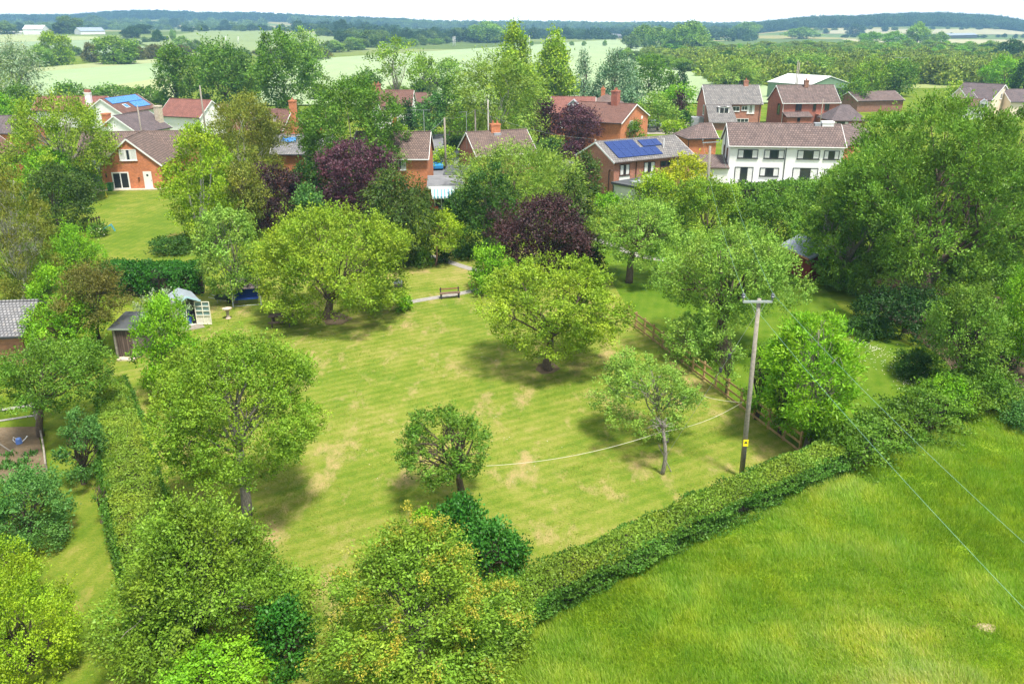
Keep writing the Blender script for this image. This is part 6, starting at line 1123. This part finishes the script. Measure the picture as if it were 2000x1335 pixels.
# individually placed far trees
far1 = [
 (110, 128, 66, 58, 'lime', 'lime green tree left of the aqua field at the upper left', 'dome'), (78, 132, 50, 36, 'pale', 'pale round bush in front of the lime green tree at the upper left', 'dome'),
 (225, 126, 78, 48, 'olive', 'broad yellow tinged tree on the far edge of the aqua field', 'dome'), (180, 122, 34, 34, 'brown', 'brownish tree left of the broad yellow tinged tree', 'dome'),
 (308, 83, 20, 22, 'dark', 'lone dark oak standing in the open hill field', 'dome'), (340, 80, 14, 20, 'pale', 'small pale tree right of the lone dark oak', 'round'),
 (360, 104, 40, 28, 'pale', 'pale willow behind the dark beech trees', 'dome'), (385, 104, 30, 22, 'far', 'green bush next to the pale willow behind the beech trees', 'dome'),
 (270, 118, 40, 26, 'brown', 'grey brown bush right of the broad yellow tinged tree', 'dome'), (305, 116, 36, 26, 'brown', 'brown scrub left of the dark beech tree', 'dome'),
 (15, 68, 34, 22, 'far', 'tree group left of the white farm buildings', 'dome'), (66, 48, 30, 16, 'fardk', 'dark tree behind the white farm buildings', 'dome'),
 (135, 66, 50, 30, 'far', 'large round tree left of the long blue grey barn', 'dome'), (118, 66, 26, 20, 'fardk', 'darker tree against the large round tree left of the barn', 'dome'),
 (182, 56, 44, 22, 'far', 'green tree behind the long blue grey barn', 'dome'), (258, 74, 40, 18, 'fardk', 'dark thicket right of the long blue grey barn', 'dome'), (280, 66, 46, 16, 'fardk', 'dark thicket on the brow above the lone oak', 'dome'),
 (342, 54, 18, 16, 'fardk', 'dark round tree on the brow of the olive field', 'dome'), (440, 57, 18, 16, 'fardk', 'dark round tree at the top of the upper field', 'dome'),
 (668, 68, 24, 26, 'fardk', 'tall dark tree at the end of the hedge above the pale field', 'dome'), (702, 60, 18, 18, 'fardk', 'dark tree on the skyline side of the central wood', 'dome'),
 (952, 84, 62, 34, 'pale', 'large pale green tree group at the far corner of the pale field', 'dome'), (968, 82, 40, 28, 'far', 'green tree beside the large pale tree group', 'dome'),
 (690, 98, 40, 22, 'pale', 'pale blossoming bush on the far edge of the pale field', 'dome'), (655, 102, 36, 20, 'pale', 'whitish bush left of the blossoming bush', 'dome'), (720, 92, 44, 28, 'far', 'round green tree behind the blossoming bush', 'dome'), (750, 86, 30, 22, 'far', 'green tree right of the round green tree', 'dome'),
 (675, 78, 26, 16, 'fardk', 'dark bush left above the pale blossoming bush', 'dome'),
 (1160, 74, 14, 18, 'fardk', 'dark round tree beside the long white sheds', 'dome'), (1670, 70, 28, 20, 'fardk', 'dark blue oak standing before the wooded hill', 'dome'), (1728, 62, 14, 10, 'fardk', 'small dark oak in the far tan field', 'dome'), (1612, 66, 12, 9, 'fardk', 'small dark bush at the foot of the wooded hill', 'dome'),
 (1258, 92, 50, 38, 'olive', 'rounded bush group at the right end of the pale field', 'dome'), (1232, 96, 40, 26, 'far', 'dark based bush at the right end of the pale field', 'dome'), (1290, 98, 60, 40, 'pale', 'pale green bush group right of the field end', 'dome'), (1345, 100, 64, 52, 'pale', 'tall pale willow mass in the scrubland', 'dome'),
 (1455, 74, 60, 26, 'pale', 'pale tree mass on the horizon above the scrubland', 'dome'), (1560, 76, 60, 20, 'pale', 'wide pale tree at the back of the scrubland', 'dome'), (1700, 92, 40, 26, 'bright', 'yellow green tree at the back of the scrubland', 'dome'), (1745, 92, 44, 26, 'bright', 'second yellow green tree at the back of the scrubland', 'dome'), (1790, 92, 50, 40, 'pale', 'tall pale poplar group at the back of the scrubland', 'dome'), (1830, 92, 40, 26, 'pale', 'pale tree right of the poplar group', 'dome'),
 (1970, 120, 56, 36, 'dark', 'large dark green tree near the right edge above the paddock', 'dome'), (1890, 112, 40, 22, 'far', 'round dark bush in the scrubland at the right', 'dome'), (1925, 108, 40, 20, 'dark', 'dark bush left of the large dark green tree', 'dome'),
 (1420, 130, 40, 26, 'dark', 'dark bush in the scrubland above the dormered house', 'dome'), (1792, 124, 26, 14, 'deep', 'small dark bush above the tall paddock hedge', 'dome')]
for x, y, w, h, m, lab, kd in far1: fartree(x, y, w, h, m, lab, None, frng, kd, name='field_tree')
row(350, 62, 660, 60, 22, (12, 22), (7, 13), ('fardk', 'far'), 'small distant tree in the dark hedge line above the olive hill field', 'trees in the hedge line above the olive hill field')
row(560, 112, 720, 96, 9, (18, 34), (12, 20), ('far', 'pale'), 'bush in the hedge on the left far edge of the pale field', 'bushes in the hedge on the far edge of the pale field')
row(660, 84, 1000, 82, 34, (20, 38), (12, 24), ('far', 'fardk', 'fardk'), 'tree of the dense wooded strip behind the pale field', 'trees of the wooded strip behind the pale field')
row(620, 72, 1010, 70, 30, (16, 30), (9, 16), ('fardk', 'far'), 'tree in the back row of the wooded strip behind the pale field', 'trees in the back row behind the pale field')
row(780, 90, 880, 86, 8, (16, 26), (9, 14), ('pale', 'far'), 'small pale bush at the foot of the wooded strip', 'pale bushes at the foot of the wooded strip')
row(1010, 70, 1230, 68, 22, (12, 24), (7, 13), ('fardk', 'far'), 'tree in the distant line behind the long white sheds', 'trees behind the long white sheds')
row(1200, 66, 1420, 70, 18, (16, 30), (10, 18), ('fardk', 'far'), 'dark tree in the line behind the pale bush groups', 'trees behind the pale bush groups')
row(1020, 90, 1190, 90, 5, (8, 12), (7, 10), ('pale',), 'tiny young tree in the line crossing the pale field', 'young trees crossing the pale field')
row(-10, 118, 160, 108, 10, (18, 34), (10, 18), ('far', 'pale'), 'bush in the hedge above the aqua field', 'bushes in the hedge above the aqua field')
row(230, 92, 330, 78, 9, (10, 18), (6, 11), ('far', 'fardk'), 'hedge bush climbing the hill field', 'hedge bushes climbing the hill field')
row(300, 108, 640, 118, 12, (24, 44), (12, 24), ('pale', 'far', 'brown'), 'bush in the hollow behind the tall trees at the upper left', 'bushes in the hollow behind the tall trees')
row(0, 62, 330, 54, 24, (14, 30), (8, 15), ('far', 'fardk'), 'tree around the farm below the blue ridge at the far left', 'trees around the far left farm')
row(1640, 74, 2010, 74, 20, (8, 18), (4, 8), ('fardk',), 'dark bush in the hedge below the tan field', 'dark hedge bushes below the tan field')
row(1480, 60, 2000, 57, 22, (7, 14), (4, 7), ('fardk', 'far'), 'tree at the foot of the wooded hill', 'trees at the foot of the wooded hill')
row(1200, 112, 1400, 150, 12, (26, 44), (12, 20), ('dark', 'far', 'olive'), 'bush on the ragged left edge of the scrubland', 'bushes on the left edge of the scrubland')
row(1300, 100, 1980, 100, 34, (30, 56), (11, 20), ('scrub', 'olive', 'pale', 'bright'), 'bush in the back part of the scrubland', 'bushes in the back part of the scrubland')
row(1330, 112, 1960, 112, 32, (32, 60), (13, 22), ('scrub', 'bright', 'olive', 'pale', 'haw'), 'bush in the middle of the scrubland', 'bushes in the middle of the scrubland')
row(1400, 126, 1960, 124, 26, (34, 62), (15, 24), ('scrub', 'lime', 'haw', 'mid', 'olive'), 'bush in the near part of the scrubland', 'bushes in the near part of the scrubland')
row(1480, 142, 1780, 138, 13, (34, 60), (16, 26), ('bright', 'olive', 'pale'), 'bush between the scrubland and the barn', 'bushes between the scrubland and the barn')
row(60, 205, 330, 205, 10, (24, 40), (14, 22), ('mid', 'far'), 'bush in the garden hedge beyond the long red roof', 'bushes beyond the long red roof')
row(600, 196, 860, 196, 9, (26, 44), (20, 32), ('mid', 'far', 'olive'), 'bush along the near edge of the pale field', 'bushes along the near edge of the pale field')
# woods that read as one mass
def wood(name, pts, label, mat, r, L=None, seed=1):
    rng = np.random.default_rng(seed); st = dict(ST['dome']); st['n'] = 9; st['rc'] = .5; st['tuft'] = 4; allV = []; allv = []
    base = []
    for i in range(3):
        V, lv, C, R = cloud(rng, 1, 1, .8, st, .30, 1.5); base.append((V, lv))
    for k, (x, y) in enumerate(pts):
        V, lv = base[k % 3]; s = r*rng.uniform(.5, 1.55); th = rng.uniform(0, 6.28); c, n = math.cos(th), math.sin(th)
        Q = V.copy(); Q[..., 0], Q[..., 1] = V[..., 0]*c-V[..., 1]*n, V[..., 0]*n+V[..., 1]*c
        allV.append(Q*s + np.array((x, y, float(HT(x, y))+s*.75))); allv.append(lv+rng.normal(0, .12))
    o = link(name, quads(name, np.concatenate(allV), np.concatenate(allv)), LM[mat]); return tag(o, label, 'woodland', kind='stuff')
def scatter(u0, u1, y0, y1, n, seed):
    r = np.random.default_rng(seed); y = y0*(y1/y0)**r.random(n); u = r.uniform(u0, u1, n); return list(zip(u*y, y))
wood('hill_wood', scatter(.275, .60, 1850, 2350, 2600, 1), 'wooded hill on the right horizon', 'fardk', 7)
wood('ridge_wood', scatter(-.64, -.12, 2700, 3600, 3000, 2), 'blue wooded ridge on the left horizon', 'fardk', 9, seed=2)
wood('ridge_wood', scatter(-.25, .30, 2500, 3600, 2400, 3), 'low wooded ridge along the middle of the horizon', 'far', 8, seed=3)
wood('valley_wood', scatter(-.25, .28, 1150, 1900, 420, 4), 'scattered woodland in the valley beyond the pale field', 'fardk', 5.5, seed=4)
wood('valley_wood', scatter(-.62, -.28, 1700, 2500, 330, 5), 'scattered woodland below the left ridge', 'far', 6, seed=5)
wood('ridge_wood', scatter(.16, .29, 1900, 3000, 200, 6), 'dark wood on the horizon left of the wooded hill', 'fardk', 7, seed=6)
wood('ridge_wood', scatter(.56, .64, 2200, 3000, 90, 7), 'wood at the right end of the horizon', 'fardk', 7, seed=7)
sc = [(x, y) for x, y in scatter(.06, .62, 300, 640, 1500, 8) if x/y > .14 + (640-y)/640*.18]
wood('scrub', sc, 'low tangled scrub covering the rough land at the right', 'scrub', 2.6, seed=8)
# haze of the summer air
hz = MB().box(-5000, 5000, -400, 4300, -3, 140).build('haze', (lambda: None)() or plain('haze_tmp', (1, 1, 1)))
hm = bpy.data.materials.new('haze'); hm.use_nodes = True; n_ = hm.node_tree; n_.nodes.clear(); o_ = n_.nodes.new('ShaderNodeOutputMaterial'); v_ = n_.nodes.new('ShaderNodeVolumePrincipled')
v_.inputs['Color'].default_value = (.34, .66, 1.0, 1); v_.inputs['Density'].default_value = HAZE; v_.inputs['Anisotropy'].default_value = .2; n_.links.new(v_.outputs[0], o_.inputs['Volume'])
hz.data.materials[0] = hm; tag(hz, kind='stuff')
